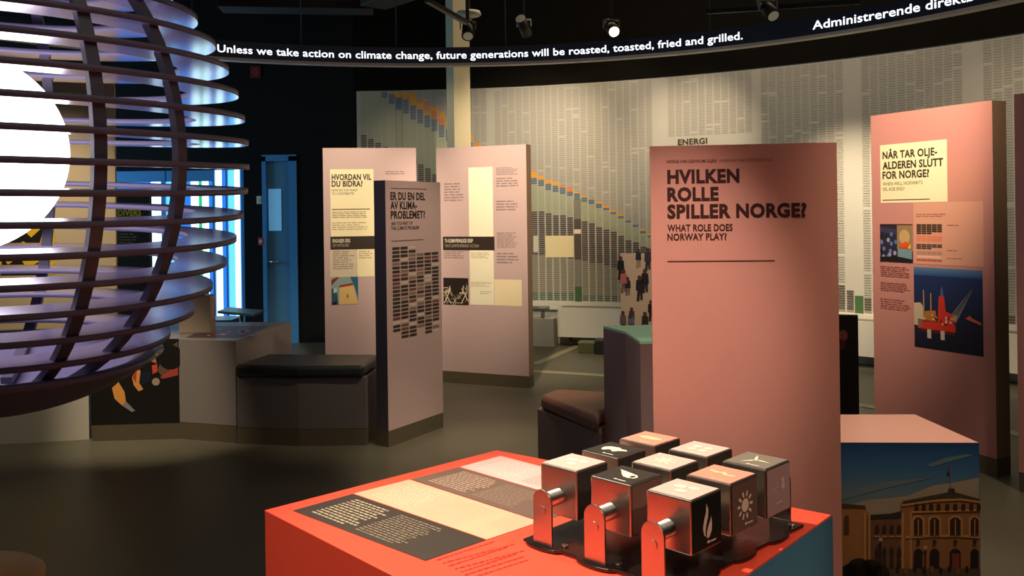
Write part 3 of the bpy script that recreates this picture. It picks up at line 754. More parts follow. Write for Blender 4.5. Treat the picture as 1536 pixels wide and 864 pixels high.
for x in (1371, 1382, 1393, 1404, 1417, 1429, 1441, 1453, 1464):
    p.poly(fq((x, 765), (x + 6, 765), (x + 6, 757), (x + 3, 754), (x, 757)), BRD, 8)
def arch(x0, x1, y0, y1, col, layer):
    p.poly(fq((x0, y1), (x1, y1), (x1, y0 + 5), (x1 - (x1 - x0) * .2, y0 + 1.5), ((x0 + x1) / 2, y0), (x0 + (x1 - x0) * .2, y0 + 1.5), (x0, y0 + 5)), col, layer)
for x0, x1 in ((1369, 1384), (1393, 1409), (1423, 1441), (1454, 1472)):
    x1 = min(x1, 1468); arch(x0 - 2, min(1468.5, x1 + 2), 772, 803, BRL, 8); arch(x0 + 1, x1 - 1, 775, 802, BRD, 9)
    p.poly(fq(((x0 + x1) / 2 - .8, 802), ((x0 + x1) / 2 + .8, 802), ((x0 + x1) / 2 + .8, 778), ((x0 + x1) / 2 - .8, 778)), BRL, 10)
    arch(x0 + 1, x1 - 1, 822, 852, (.14, .09, .07), 9); p.disc(*fp.uv((x0 + x1) / 2, 812), .008, BRD, 9, n=8)
p.poly(fq((1427, 852), (1438, 852), (1438, 829), (1427, 829)), (.50, .22, .12), 10)
for x in (1312, 1323, 1334, 1345):
    for y0, y1 in ((786, 798), (820, 834), (836, 850)): arch(x, x + 6, y0, y1, BRD, 6)
    p.poly(fq((x - 1, 805), (x + 7, 805), (x + 7, 803), (x - 1, 803)), BRL, 6)
for x in (1266,): arch(x, x + 7, 772, 800, (.35, .2, .12), 6)
for x in (1295, 1302, 1352, 1364): p.poly(fq((x, 860), (x + 3, 860), (x + 3, 768), (x, 768)), BRL, 6)
for x, y in ((1320, 808), (1387, 820)):
    p.poly(fq((x - .8, 866), (x + .8, 866), (x + .8, y), (x - .8, y)), (.10, .07, .06), 11); p.disc(*fp.uv(x, y), .008, (.70, .58, .48), 12, n=8)
for x, y, r_ in ((1288, 856, .05), (1305, 852, .035), (1276, 862, .045), (1318, 862, .04), (1262, 870, .05)): p.disc(*fp.uv(x, y), r_, (.09, .07, .05), 11)
p.poly(fq((1330, 852), (1469, 852), (1469, 960), (1330, 960)), (.34, .26, .20), 10)
for k in range(9): p.disc(*fp.uv(1345 + 13 * k, 853 + 2 * (k % 2)), .007, ((.2, .12, .1), (.5, .3, .2), (.12, .1, .1))[k % 3], 11, .014, n=8)
p.poly(fq((1424.6, 732), (1425.4, 732), (1425.4, 700), (1424.6, 700)), (.5, .5, .5), 8); p.poly(fq((1420, 707), (1425, 706), (1424, 700), (1420, 701)), (.45, .20, .20), 9)
p.build('photo_print', INK, root, 'photo of a yellow brick rotunda under blue sky')

# ================================================================== red table
RT = .72
t0 = at(397, 765, RT); t1 = at(745, 675, RT); t2 = at(1247, 772, RT); t3 = Vector((.148, 1.68, RT))
poly = [(q.x, q.y) for q in (t0, t1, t2, t3)]
root = empty('display_table', (.1, 2.45, 0), 'bright red table with printed strips carrying the steel cubes', 'display table')
MB().prism(poly, .10, RT).build('cabinet', RED, root, bevel=.002)
MB().prism(poly, 0, .10).build('kick_plate', KICK, root)
tpl = Plane((0, 2.4, RT + .0008), (1, 0, 0), (0, 1, 0))
def strip(pts, col, label, seed, tx, n1, n2):
    q = [Vector(tpl.uv(*a)) for a in pts]                       # left, back, right, front
    p = tpl.print(); p.poly([tuple(v) for v in q], col, 1)
    o, e1, e2 = q[0], q[2] - q[1], q[1] - q[0]                  # long axis, short axis
    rnd = random.Random(seed)
    def block(a0, a1, b0, b1, n, c):
        for i in range(n):
            b = b1 - (b1 - b0) * (i + .5) / n; hh = (b1 - b0) / n * .24; a = a0; end = a0 + (a1 - a0) * (.8 + .2 * rnd.random())
            while a < end:
                e = min(end, a + .012 + .03 * rnd.random())
                P = [o + e1 * s + e2 * t for s, t in ((a, b - hh), (e, b - hh), (e, b + hh), (a, b + hh))]
                p.poly([tuple(v) for v in P], c, 2); a = e + .007
    block(.09, .42, .12, .90, 11, tx[0]); block(.45, .78, .12, .90, 13, tx[1])
    p.build('lettered_strip', INK, root, label)
R_ = Vector(tpl.uv(729, 810)); L_ = Vector(tpl.uv(638, 841)); dirR = (R_ - L_)
def onR(px): # point on the strips' right hand end line
    t = (px - 638) / (729 - 638); return None
def uvpix(u, v):
    X, Y, Z = u, 2.4 + v, RT
    a = X / Y * F_PX; b = (Z - EYE) / Y * F_PX; vv = (b + a * ROLL) / (1 + ROLL ** 2); uu = a - vv * ROLL
    return 768 + uu, 320 - vv
k1 = uvpix(*(L_ + dirR * 2.0)); k2 = uvpix(*(L_ + dirR * 3.0)); k3 = uvpix(*(L_ + dirR * 4.0))
strip(((439, 766), (529, 741), (729, 810), (638, 841)), (.20, .16, .13), 'dark strip of white text at the near end', 1, ((.66, .60, .50), (.50, .44, .37)), 0, 0)
strip(((530.5, 740.5), (614, 719.5), k1, (730, 809.5)), (.95, .66, .55), 'salmon strip of pale text', 2, ((.97, .75, .64), (.96, .69, .58)), 0, 0)
strip(((617, 719), (688, 701), k2, (k1[0] + 1, k1[1] - .5)), (.42, .33, .29), 'grey-brown strip of pale text', 3, ((.70, .60, .52), (.56, .47, .41)), 0, 0)
strip(((690, 700.5), (751, 684), k3, (k2[0] + 1, k2[1] - .5)), (.88, .72, .70), 'pale pink strip of white text', 4, ((.94, .82, .79), (.80, .62, .60)), 0, 0)
p = tpl.print()
for i in range(7):
    a = Vector(tpl.uv(655 + 9 * i - (3 if i > 4 else 0), 840 + 4.5 * i)); b = Vector(tpl.uv(742 + 9 * i + (20 if i in (1, 3) else 0), 812 + 4.4 * i))
    dd_ = (b - a); n_ = Vector((-dd_.y, dd_.x)).normalized() * .0028; rnd = random.Random(i); t = 0
    while t < .95:
        e_ = min(1, t + .03 + .07 * rnd.random())
        p.poly([tuple(a + dd_ * t - n_), tuple(a + dd_ * e_ - n_), tuple(a + dd_ * e_ + n_), tuple(a + dd_ * t + n_)], (.70, .16, .13), 1); t = e_ + .022
p.build('handwriting', INK, root, 'dark red small lettering on the red top')
fd = (t2 - t3)
fp = Plane((t3.x, t3.y, .10), fd, (0, 0, 1)); fp.O = fp.O + fp.N * .003; W_ = fd.length; H_ = RT - .102
p = fp.print(); p.grad(0, 0, W_, H_ * .6, (.66, .77, .84), (.42, .60, .72), 1); p.grad(0, H_ * .6, W_, H_, (.42, .60, .72), (.30, .50, .64), 1)
for k in range(14):
    p.disc(W_ * (.35 + .6 * random.random()), H_ * (.35 + .35 * random.random()), .05, (.78, .74, .70), 2, .02, n=12)
p.build('photo_print', INK, root, 'photo of blue sky with small clouds')

# ---- device with nine turning cubes
AX, BX = Vector((.7071, .7071, 0)), Vector((.7071, -.7071, 0)); Z = Vector((0, 0, 1))
s = .130; ZT = .92; zc = ZT - s / 2
F0 = Vector((.160, 2.341, 0))
def ctr(i, j): return F0 + BX * (.177 * i) + AX * (.172 * j) + AX * s / 2 - BX * s / 2 + Z * zc
dev = empty('cube_device', (ctr(1, 1).x, ctr(1, 1).y, RT), 'steel rack of nine turning icon cubes on the red table', 'cube display')
def flat(i, j, z): v = ctr(i, j); return Vector((v.x, v.y, z))
# tray with rounded lobes
out = []
cA = flat(1, 1, 0)
hb, ha0, ha1 = .177 + .070, -.172 - .131, .172 + .131
def lobe(center, d0, d1, r, dep, n=10):
    return [center + d0 * cos(t) * r + d1 * sin(t) * dep for t in [pi * k / n for k in range(n + 1)]]
edge = [cA + BX * (-hb) + AX * ha0]
for k in (-1, 0, 1):
    edge += lobe(cA + BX * (.177 * k) + AX * (ha0 + .004), -BX, -AX, .062, .022)
edge += [cA + BX * hb + AX * ha0]
for k in (-1, 0, 1):
    edge += lobe(cA + BX * (hb - .004) + AX * (.172 * k), -AX, BX, .05, .016)
edge += [cA + BX * hb + AX * ha1, cA - BX * hb + AX * ha1]
MB().prism([(q.x, q.y) for q in edge], RT + .002, RT + .010).build('tray', TRAY, dev, bevel=.002)
for i in range(3):
    for sg in (-1, 1):
        pc = flat(i, 0 if sg < 0 else 2, 0) + AX * sg * (s / 2 + .062)
        prof = [(-.033, RT + .010), (.033, RT + .010), (.033, zc - .013)] + [(.033 * cos(t), zc - .013 + .033 * sin(t)) for t in [pi * k / 12 for k in range(1, 12)]] + [(-.033, zc - .013)]
        vs = [pc + BX * a + Z * b - AX * .003 for a, b in prof] + [pc + BX * a + Z * b + AX * .003 for a, b in prof]
        n = len(prof)
        br = MB().add(vs, [list(range(n)), list(range(n, 2 * n))[::-1]] + [[k, (k + 1) % n, n + (k + 1) % n, n + k] for k in range(n)])
        bro = br.build('bracket', STEEL, dev, bevel=.001)
        q = pc + Z * (zc - .035) + AX * sg * .003
        MB().tube(q, q + AX * sg * .002, .013, n=24).build('end_cap', STEEL, bro)
        foot = pc - AX * sg * .03
        MB().tube(foot + BX * .05 + Z * (RT + .009), foot + BX * .05 + Z * (RT + .014), .009, n=12).build('screw', STEEL, dev)
    a = flat(i, 0, zc) - AX * (s / 2 + .064); b = flat(i, 2, zc) + AX * (s / 2 + .064)
    MB().tube(a - Z * .012, b - Z * .012, .021, n=24).build('axle', STEEL, dev)
PINKP, SALP, DARKP, GREYP, MAUVE, BRNP = (.86, .72, .69), (.91, .58, .50), (.17, .15, .13), (.47, .44, .40), (.70, .53, .55), (.44, .30, .27)
IW = (.95, .91, .80)
def icon(p, kind, c):
    D = lambda u, v, r, ry=None, rot=0: p.disc(u, v, r, c, 2, ry, 16, rot)
    if kind == 'dots':
        D(-.018, .012, .017, .012); D(.018, .018, .015, .011); D(.004, -.018, .016, .011)
    elif kind == 'leaf':
        p.poly([(-.042, .030), (-.02, .024), (.006, .018), (.028, .012), (.040, -.002), (.036, -.016), (.020, -.022), (.002, -.016), (-.014, 0), (-.030, .020)], c, 2)
        p.disc(.026, -.006, .006, (.17, .15, .13), 3, .009)
    elif kind == 'animal':
        p.poly([(-.034, -.012), (-.038, .004), (-.024, .020), (.004, .024), (.020, .014), (.034, .016), (.044, .006), (.030, 0), (.020, -.008), (.016, -.020), (.006, -.020), (.002, -.010), (-.012, -.010), (-.018, -.022), (-.028, -.022)], c, 2)
    elif kind == 'blob':
        p.poly([(-.046, .004), (-.016, .018), (.03, .014), (.046, 0), (.020, -.014), (-.02, -.010)], c, 2)
    elif kind in ('star', 'sun'):
        r0 = .014 if kind == 'star' else .017
        D(0, 0, r0, r0)
        for k in range(10 if kind == 'sun' else 8):
            a = 2 * pi * k / (10 if kind == 'sun' else 8); a0, a1 = r0 + (.005 if kind == 'sun' else -.002), r0 + .019
            x, y = cos(a), sin(a); w_ = .0035
            p.poly([(x * a0 - y * w_, y * a0 + x * w_), (x * a1 - y * w_, y * a1 + x * w_), (x * a1 + y * w_, y * a1 - x * w_), (x * a0 + y * w_, y * a0 - x * w_)], c, 2)
    elif kind == 'four':
        for x, y in ((-.018, .014), (.018, .014), (-.018, -.016), (.018, -.016)): D(x, y, .013, .012)
    elif kind == 'zig':
        p.poly([(-.04, .016), (-.012, .010), (0, .018), (.016, .002), (.040, .004), (.040, -.006), (.012, -.010), (-.004, .004), (-.016, -.004), (-.04, .006)], c, 2)
    elif kind == 'turbine':
        for a in (pi / 2 + .4, pi / 2 + .4 + 2.09, pi / 2 + .4 + 4.19):
            x, y = cos(a), sin(a); p.poly([(0, 0), (x * .015 - y * .006, y * .015 + x * .006), (x * .046, y * .046), (x * .015 + y * .003, y * .015 - x * .003)], c, 2)
        D(0, 0, .006)
    elif kind == 'flame':
        p.poly([(-.004, .046), (.004, .030), (.002, .012), (-.006, -.006), (-.010, -.024), (-.006, -.034), (-.016, -.026), (-.020, -.010), (-.014, .010), (-.006, .026)], c, 2)
        p.poly([(.016, .012), (.019, -.006), (.018, -.022), (.008, -.036), (-.002, -.038), (-.004, -.024), (.004, -.008), (.012, .002)], c, 2)
    elif kind == 'pair':
        for a in (pi / 2, pi / 2 + 2.09, pi / 2 + 4.19):
            p.poly([(-.016, .012), (-.016 + cos(a + .3) * .012, .012 + sin(a + .3) * .012), (-.016 + cos(a) * .024, .012 + sin(a) * .024)], c, 2)
        D(.022, .022, .008); D(.022, .006, .009)
    if kind not in ('pair',): p.rect(.012, -.050, .036, -.046, c, 2); p.rect(-.002, -.050, .009, -.044, c, 2)
    else: p.rect(-.014, -.036, .018, -.032, c, 2)
SPEC = {(0, 0): (PINKP, 'dots', DARKP, None), (0, 1): (DARKP, 'animal', DARKP, None), (0, 2): (SALP, 'blob', DARKP, None),
        (1, 0): (DARKP, 'leaf', BRNP, None), (1, 1): (PINKP, 'star', DARKP, None), (1, 2): (PINKP, 'four', DARKP, None),
        (2, 0): (PINKP, 'dots', (.075, .05, .045), 'flame'), (2, 1): (SALP, 'zig', BRNP, 'sun'), (2, 2): (GREYP, 'turbine', MAUVE, 'pair')}
CL = {(0, 0): 'cube with pink top of three white dots', (0, 1): 'cube with dark top and white animal icon', (0, 2): 'cube with salmon top and white blob icon', (1, 0): 'cube with dark top and white leaf icon', (1, 1): 'cube with pink top and star icon',
      (1, 2): 'cube with pink top and four pale icons', (2, 0): 'cube with flame icon on black side', (2, 1): 'cube with sun icon on brown side', (2, 2): 'cube with turbine icon on grey top'}
for (i, j), (tc_, ti, rc_, ri) in SPEC.items():
    c = ctr(i, j)
    cu = MB().obox(c, AX * s / 2, BX * s / 2, Z * s / 2).build('cube', STEEL, dev, CL[(i, j)], bevel=.004)
    h = s / 2 - .0045
    tp = Plane(c + Z * (s / 2 + .0006), AX, -BX)        # reading up from the right hand side
    tp = Plane(c + Z * (s / 2 + .0006), BX, AX)
    p = tp.print(); p.rect(-h, -h, h, h, tc_, 1); icon(p, ti, IW if tc_ != SALP else (.97, .78, .62)); p.build('top_face', INK, cu)
    rp = Plane(c + BX * (s / 2 + .0006), AX, Z)
    p = rp.print(); p.rect(-h, -h, h, h, rc_, 1)
    if ri: icon(p, ri, (.93, .78, .72) if ri != 'pair' else (.84, .70, .70))
    p.build('side_face', INK, cu)

# ================================================================== slatted globe
GC, GR = Vector((-2.08, 3.60, 1.842)), .985
globe = empty('slatted_globe', GC, 'big hanging globe of lilac slat rings around a glowing white ball', 'globe', rot=(.040, .039, 0))
ORIG[globe.name] = Vector((0, 0, 0))
STEP, WID, TH = .1035, .20, .023
for k in range(-7, 10):
    z = k * STEP; r = math.sqrt(GR ** 2 - z * z); ri = max(.12, r - WID)
    n = 96
    b = MB()
    b.lathe([(ri, z - TH / 2), (r, z - TH / 2)], n=n, mi=0, smooth=False); b.lathe([(r, z - TH / 2), (r, z + TH / 2)], n=n, mi=1)
    b.lathe([(r, z + TH / 2), (ri, z + TH / 2)], n=n, mi=0, smooth=False); b.lathe([(ri, z + TH / 2), (ri, z - TH / 2)], n=n, mi=1)
    b.build('slat_ring', [SLAT, SLATEDGE], globe)
for t in (-41.5, -22.2, 105, -75, -120, -165, 150):
    t = RAD(t); er = Vector((cos(t), sin(t), 0)); et = Vector((-sin(t), cos(t), 0)); vs = []; n = 40
    for i in range(n + 1):
        a = -RAD(80) + RAD(160) * i / n; d = er * cos(a) + Z * sin(a)
        for rr_, sd in ((GR - .022, -.022), (GR - .022, .022), (GR - .052, .022), (GR - .052, -.022)): vs.append(d * rr_ + et * sd)
    fs = [[i * 4 + j, i * 4 + (j + 1) % 4, (i + 1) * 4 + (j + 1) % 4, (i + 1) * 4 + j] for i in range(n) for j in range(4)] + [[3, 2, 1, 0], [n * 4, n * 4 + 1, n * 4 + 2, n * 4 + 3]]
    MB().add(vs, fs).build('rib', RIB, globe)
prof = [(.41 * cos(a), .41 * sin(a)) for a in [-pi / 2 + pi * k / 40 for k in range(41)]]
MB().lathe([(max(1e-4, r), z) for r, z in prof], (-.155, 0, .03), n=64).build('glowing_ball', CORE, globe, 'glowing white inner ball')
RC_ = 1.02
MB().lathe([(.585, -.79)] + [(RC_ * cos(a), RC_ * sin(a)) for a in [-RAD(51) - RAD(38.9) * k / 14 for k in range(15)]] + [(1e-4, -.99), (.3, -.955), (.55, -.80), (.585, -.79)], n=96).build('bottom_bowl', mat('globe_bowl', (.50, .47, .58), .35, spec=.5, var=.04), globe, 'dark closed bowl at the bottom')
MB().tube((-.155, 0, -.37), (-.155, 0, -.95), .02).tube((-.155, 0, .43), (-.155, 0, .93), .02).tube((0, 0, .93), (0, 0, 2.75), .03).build('hanging_rod', RIB, globe)

# ================================================================== round stool
sc_ = Vector((-1.80, 2.88, 0)); sr = .25
root = empty('stool', sc_, 'round tan stool on the dark floor below the globe', 'stool')
MB().lathe([(1e-4, .39), (sr - .02, .39), (sr, .405), (sr, .435), (sr - .02, .45), (1e-4, .452)], sc_, 48).build('seat', TAN, root)
MB().lathe([(1e-4, .02), (.035, .02), (.035, .39), (1e-4, .39)], sc_, 24).build('post', STEEL, root)
MB().lathe([(1e-4, 0), (.19, 0), (.19, .012), (.03, .028), (1e-4, .028)], sc_, 40).build('base', PAINTDARK, root)

# ================================================================== LED ring sign
ZR = 3.0; LC, LR = Vector((-.5135, 3.903)), 4.513
led = empty('led_ring_sign', (LC.x, LC.y, ZR), 'black LED ring sign with running white text hung below the ceiling', 'sign')
def ringp(th, z, h=0): return Vector((LC.x + (LR - h) * cos(th), LC.y + (LR - h) * sin(th), z))
arcwall(0, 2 * pi, LR, LR + .06, ZR + .02, ZR + .172, 160, LC).build('led_band', LEDBAND, led)
arcwall(0, 2 * pi, LR - .02, LR + .07, ZR - .005, ZR + .02, 160, LC).build('bottom_trim', mat('trim_light', (.88, .86, .82), .45, var=.03), led)
def ring_hit(px, py=80):
    r = ray(px, py); A = r.x ** 2 + 1; B = -2 * (r.x * LC.x + LC.y); C = LC.length_squared - LR ** 2
    t = (-B + math.sqrt(B * B - 4 * A * C)) / 2 / A
    return math.atan2(t - LC.y, r.x * t - LC.x), EYE + r.z * t
def ringtext(txt, xa, ya, xb, yb, cap=.066, bold=.010):
    b = MB()
    ta = ring_hit(xa, ya)[0]; tb = ring_hit(xb, yb)[0]
    vs, fs = glyphs(txt, bold); x0 = min(q[0] for q in vs); x1 = max(q[0] for q in vs)
    zb = ZR + .065; k = cap / CAP
    b.add([ringp(ta + (tb - ta) * (q[0] - x0) / (x1 - x0), zb + q[1] * k, .004) for q in vs], fs)
    b.build('running_lettering', LEDTXT, led, 'white LED text: ' + txt)
ringtext('Unless we take action on climate change, future generations will be roasted, toasted, fried and grilled.', 326, 78, 1114, 53)
ringtext('de:', 292, 76, 319, 76)
ringtext('Administrerende direktør', 1219, 33, 1474, -15, .068)
ringtext('ng ur votes?', 2, 55, 108, 58)
for t in (60, 84, 97, 108, 120, 132, 45, 30):
    q = ringp(RAD(t), ZR + .17, -.03); MB().tube(q, (q.x, q.y, CEIL), .006, n=6).build('hanging_wire', mat('wire_grey', (.25, .25, .26), .5, var=0), led)

# ================================================================== ceiling gear
def track_lamp(pos, aim, label, lit=True):
    pos = Vector(pos); d = (Vector(aim) - pos).normalized()
    root = empty('track_spotlight', (pos.x, pos.y, CEIL), label, 'spotlight', 'track spotlights above the LED ring')
    MB().tube(pos + Vector((0, 0, .08)), (pos.x, pos.y, CEIL), .012, n=10).tube((pos.x, pos.y, CEIL - .05), (pos.x, pos.y, CEIL), .05, n=16).build('stem', PAINTDARK, root)
    b = MB().tube(pos - d * .12, pos + d * .10, .05, n=20, r2=.06)
    b.build('lamp_head', PAINTDARK, root)
    MB().tube(pos + d * .101, pos + d * .104, .045, n=20).build('lens', mat('lamp_glow' if lit else 'lamp_glow_dim', (1, .95, .85) if lit else (.35, .33, .3), .3, var=0, emit=(1, .93, .80), strength=9 if lit else .12), root)
    MB().obox(pos + Vector((0, 0, .07)), (.075, 0, 0), (0, .015, 0), (0, 0, .006)).obox(pos + Vector((.07, 0, .035)), (.005, 0, 0), (0, .015, 0), (0, 0, .035)).obox(pos + Vector((-.07, 0, .035)), (.005, 0, 0), (0, .015, 0), (0, 0, .035)).build('yoke', ALU, root)
track_lamp(atd(917, 42, 8.0), (1.5, 4.6, 1.2), 'lit spotlight hanging above the word toasted')
track_lamp(atd(702, 44, 8.3), (-.3, 6.0, .6), 'dim spotlight in front of the pale column top', False)
track_lamp(atd(786, 40, 8.9), (.9, 10.9, 2.2), 'dark spotlight hanging above the words will be', False)
track_lamp(atd(1152, 14, 7.2), (2.6, 5.6, 1.6), 'dim spotlight hanging left of the word Administrerende', False)
for pts, lab in ((((1290, 3), (1060, 18)), 'black track rail left of the word Administrerende'), (((640, 0), (700, 34)), 'thin black rail running towards the round disc')):
    a, b = [atd(x, y, dd_) for (x, y), dd_ in zip(pts, (7.0, 7.7))]
    z = 3.98
    d = (b - a).normalized(); n_ = d.cross(Z).normalized()
    root = empty('track_rail', (a + b) / 2, lab, 'track rail', 'lighting rails')
    MB().obox((a + b) / 2, d * (b - a).length / 2, n_ * .02, Z * .018).build('rail', PAINTDARK if 'black track' in lab else KICK, root)
    MB().tube(a, (a.x, a.y, CEIL), .008).tube(b, (b.x, b.y, CEIL), .008).build('drop_rods', PAINTDARK, root)
q = atd(703, 22, 8.6)
root = empty('ceiling_disc', q, 'pale round disc hung below the dark ceiling above the column', 'disc')
MB().lathe([(1e-4, -.012), (.11, -.012), (.122, 0), (.11, .03), (1e-4, .03)], q, 40).build('disc_body', WHITE, root)
MB().tube(q + Vector((0, 0, .03)), (q.x, q.y, CEIL), .015).build('disc_stem', PAINTDARK, root)
# two broad ducts under the ceiling
for pts, lab in ((((560, 30), (790, 2)), 'dark grey duct under the ceiling near the round disc'), (((330, 8), (560, 28)), 'dark bluish duct under the ceiling over the entrance')):
    a, b = atd(*pts[0], 9.4), atd(*pts[1], 7.6 if pts[0][0] == 560 else 9.6); a.z = b.z = max(a.z, 3.85)
    d = (b - a).normalized(); n_ = d.cross(Z).normalized()
    root = empty('ceiling_duct', (a + b) / 2, lab, 'duct', 'ceiling ducts')
    MB().obox((a + b) / 2, d * (b - a).length / 2, n_ * .16, Z * .07).build('duct_body', mat('duct_grey', (.20, .19, .18), .6, var=.1), root, bevel=.01)
    MB().tube(a + Z * .07, (a.x, a.y, CEIL), .008).tube(b + Z * .07, (b.x, b.y, CEIL), .008).build('drop_rods', PAINTDARK, root)

# ================================================================== beige display wall behind the globe
DY = 8.3
xa, xb = -6.2, (173.5 - 768) * DY / F_PX
root = empty('display_wall', ((xa + xb) / 2, DY, 0), 'tall beige display wall with yellow poster behind the globe', 'display wall')
MB().box(xa, DY, 0, xb, DY + .03, 3.0).build('board', mat('beige_board', (.80, .74, .62), .6, var=.03), root)
dp = Plane((xb, DY - .002, 0), (1, 0, 0), (0, 0, 1))
p = dp.print()
for i in range(16):
    for j in range(34):
        x = xb - .14 * (i + 1); z = 2.05 + .028 * j; p.rect(x + .01, z, x + .125, z + .017, (.55, .53, .50), 1)
p.build('tile_chart', INK, root, 'grey printed grid on the upper board')
p = dp.print(); u0, v0, u1, v1 = dp.box(-60, 280, 83, 412); p.rect(u0, v0, u1, v1, (.93, .78, .16), 1); W_, H_ = u1 - u0, v1 - v0
for pts in (((.5, .35), (.62, .55), (.75, .42), (.9, .56), (.82, .3), (.66, .38), (.55, .28)), ((.42, .0), (.9, .0), (.86, .16), (.7, .08), (.62, .2), (.5, .12), (.44, .2))):
    p.poly(Q(*pts), (.10, .09, .06), 2)
p.build('yellow_poster', INK, root, 'yellow poster with black drawings')
spot((-4.3, 6.4, 3.75), (-4.2, 8.3, 1.3), 330, 44, 1.0)
DY2 = 8.9
xa, xb = (173 - 768) * DY2 / F_PX, (223 - 768) * DY2 / F_PX; zt = EYE + (328 - 284) * DY2 / F_PX
root = empty('exhibition_panel', ((xa + xb) / 2, DY2, 0), 'black panel with yellow word DIVERS behind the globe slats', 'exhibition panel')
MB().box(xa, DY2, .1, xb, DY2 + .08, zt).build('board', mat('ink_black', (.15, .13, .13), .5, var=.05), root)
MB().box(xa, DY2 + .005, 0, xb, DY2 + .075, .1).build('kick_plate', KICK, root)
dp = Plane((xa, DY2 - .002, 0), (1, 0, 0), (0, 0, 1)); p = dp.print()
a = dp.uv(177, 324); b = dp.uv(212, 324); p.text('DIVERS', a[0], a[1], .062, (.95, .85, .15), b[0] - a[0], .04, 1)
u0, v0, u1, v1 = dp.box(176, 328, 209, 332); tb(root, dp, u0, v1, u1, v0, 1, (.95, .92, .85), 1, 2, .8)
u0, v0, u1, v1 = dp.box(178, 345, 206, 366); tb(root, dp, u0, v1, u1, v0, 5, (.55, .52, .40), 1, 3)
p.build('panel_lettering', INK, root, 'yellow word DIVERS over small pale text')

# small red sign on the dark wall
q = atd(383, 108, YL - .01)
root = empty('wall_sign', q, 'small dim red square sign on the dark wall under the LED ring', 'sign')
MB().obox(q, (.065, 0, 0), (0, .008, 0), (0, 0, .075)).build('plate', mat('sign_red', (.45, .10, .12), .5, var=.05), root)
p = Plane((q.x, q.y - .0085, q.z), (1, 0, 0), (0, 0, 1)).print(); p.disc(0, 0, .035, (.62, .32, .33), 1); p.disc(0, 0, .022, (.45, .10, .12), 2); p.build('sign_symbol', INK, root)
# switch box and call button between window and door
for (x, y, c, lab) in ((389, 300, (.80, .86, .84), 'small white switch on the dark post left of the blue door'), (391.5, 362, (.75, .20, .22), 'small red button on the dark post left of the blue door')):
    q = atd(x, y, YL - .012)
    root = empty('wall_switch', q, lab, 'switch')
    MB().obox(q, (.032, 0, 0), (0, .012, 0), (0, 0, .05)).build('housing', mat('switch_%d' % x, c, .5, var=0), root, bevel=.004)
    MB().obox(q + Vector((0, -.014, 0)), (.016, 0, 0), (0, .003, 0), (0, 0, .022)).build('rocker', WHITE, root)
# chair and low table by the entrance window
q = atd(328, 480, 10.2); q.z = 0
root = empty('lounge_chair', q, 'small dark chair by the bright entrance window, beyond the grey table', 'chair')
ch_ = mat('chair_teal', (.16, .28, .34), .45, var=.05)
MB().obox(q + Vector((0, 0, .42)), (.22, 0, 0), (0, .22, 0), (0, 0, .03)).build('seat', ch_, root, bevel=.01)
MB().obox(q + Vector((-.18, .0, .62)), (.025, 0, .02), (0, .2, 0), (-.03, 0, .17)).build('backrest', ch_, root, bevel=.01)
for sx in (-1, 1):
    for sy in (-1, 1): MB().tube(q + Vector((sx * .19, sy * .19, 0)), q + Vector((sx * .17, sy * .17, .40)), .012, n=8).build('leg', STEEL, root)
q = atd(346, 480, 9.9); q.z = 0
root = empty('side_table', q + Vector((.12, 0, 0)), 'small dark table beside the chair at the entrance window', 'table')
q = q + Vector((.12, 0, 0))
MB().obox(q + Vector((0, 0, .55)), (.2, 0, -.02), (0, .2, 0), (0, 0, .015)).build('table_top', ch_, root, bevel=.005)
MB().tube(q + Vector((0, 0, .02)), q + Vector((0, 0, .535)), .02, n=12).build('post', STEEL, root)
MB().lathe([(1e-4, 0), (.15, 0), (.15, .015), (1e-4, .02)], q, 24).build('base', STEEL, root)

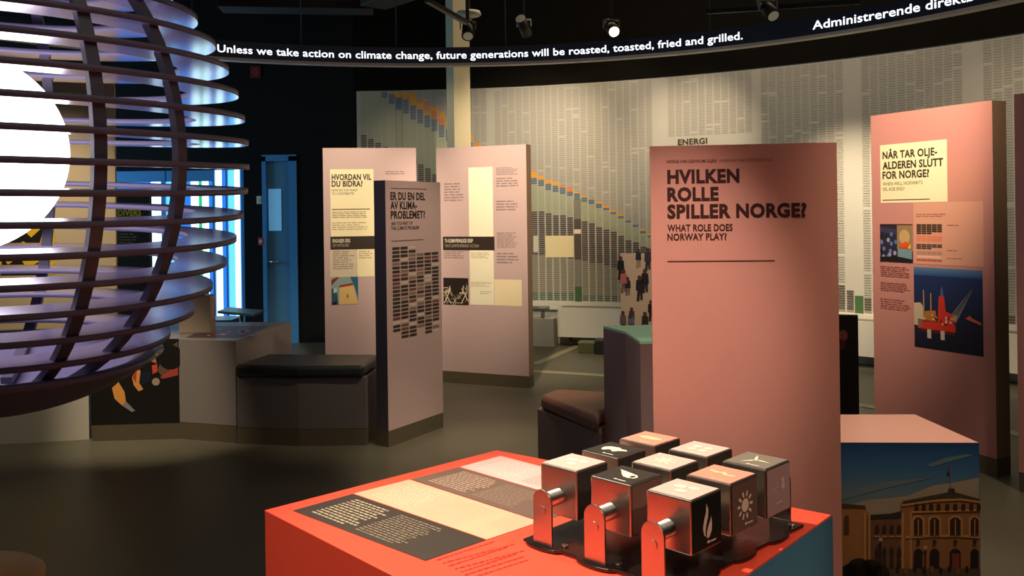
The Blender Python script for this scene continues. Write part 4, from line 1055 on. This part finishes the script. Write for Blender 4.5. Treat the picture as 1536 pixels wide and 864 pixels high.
# ================================================================== convectors under the chart
def convector(t0, t1, label):
    m = wallp((RAD(t0) + RAD(t1)) / 2, 0, .2)
    root = empty('convector', m, label, 'radiator', 'white convectors along the chart wall')
    arcwall(RAD(t0), RAD(t1), WR - .26, WR - .08, .12, .47, 16).build('casing', WHITE, root)
    arcwall(RAD(t0 - .25), RAD(t1 + .25), WR - .23, WR - .10, .47, .478, 12).build('grille', ALU, root)
    for t in (t0 - 1.0, t1 + 1.0): 
        b = MB().obox(wallp(RAD(t), .06, .17), (.02, 0, 0), (0, .02, 0), (0, 0, .06)); b.build('foot', PAINTDARK, root)
convector(72.6, 62.5, 'long white convector under the chart left of the people photo')
convector(62.0, 50.5, 'white convector under the chart behind the salmon panel')
convector(50.0, 41.0, 'white convector under the chart between salmon and rose panels')
convector(40.5, 30.0, 'white convector under the chart at the far right edge')
q = wallp(RAD(73.9), 0, .17)
root = empty('pipe_cabinet', q, 'white pipe housing with grey valve left of the long convector', 'pipe housing')
arcwall(RAD(75.6), RAD(73.0), WR - .26, WR - .08, 0, .33, 6).build('housing', WHITE, root)
v = wallp(RAD(74.2), .40, .2)
MB().tube(v + Vector((-.10, 0, .05)), v + Vector((.10, -.03, .05)), .03).tube(v + Vector((.02, 0, -.08)), v + Vector((.02, 0, .05)), .022).build('valve', ALU, root)
# things left on the floor by the wall
q = at(882, 530, 0)
root = empty('floor_crate', q, 'small olive crate on the floor under the long convector', 'crate')
MB().obox(q + Vector((0, .08, .055)), (.09, -.02, 0), (.02, .08, 0), (0, 0, .055)).build('body', mat('olive', (.28, .28, .14), .6), root, bevel=.008)
MB().obox(q + Vector((0, .08, .118)), (.095, -.02, 0), (.02, .085, 0), (0, 0, .008)).build('lid', mat('olive_pale', (.42, .42, .33), .6), root)
q = at(899, 532, 0)
root = empty('floor_box', q, 'small black box on the floor beside the olive crate', 'box')
MB().obox(q + Vector((.02, .08, .08)), (.06, -.01, 0), (.01, .08, 0), (0, 0, .08)).build('body', PAINTDARK, root, bevel=.008)
MB().obox(q + Vector((.02, .08, .165)), (.045, -.01, 0), (.01, .06, 0), (0, 0, .006)).build('lid', LILACSIDE, root)
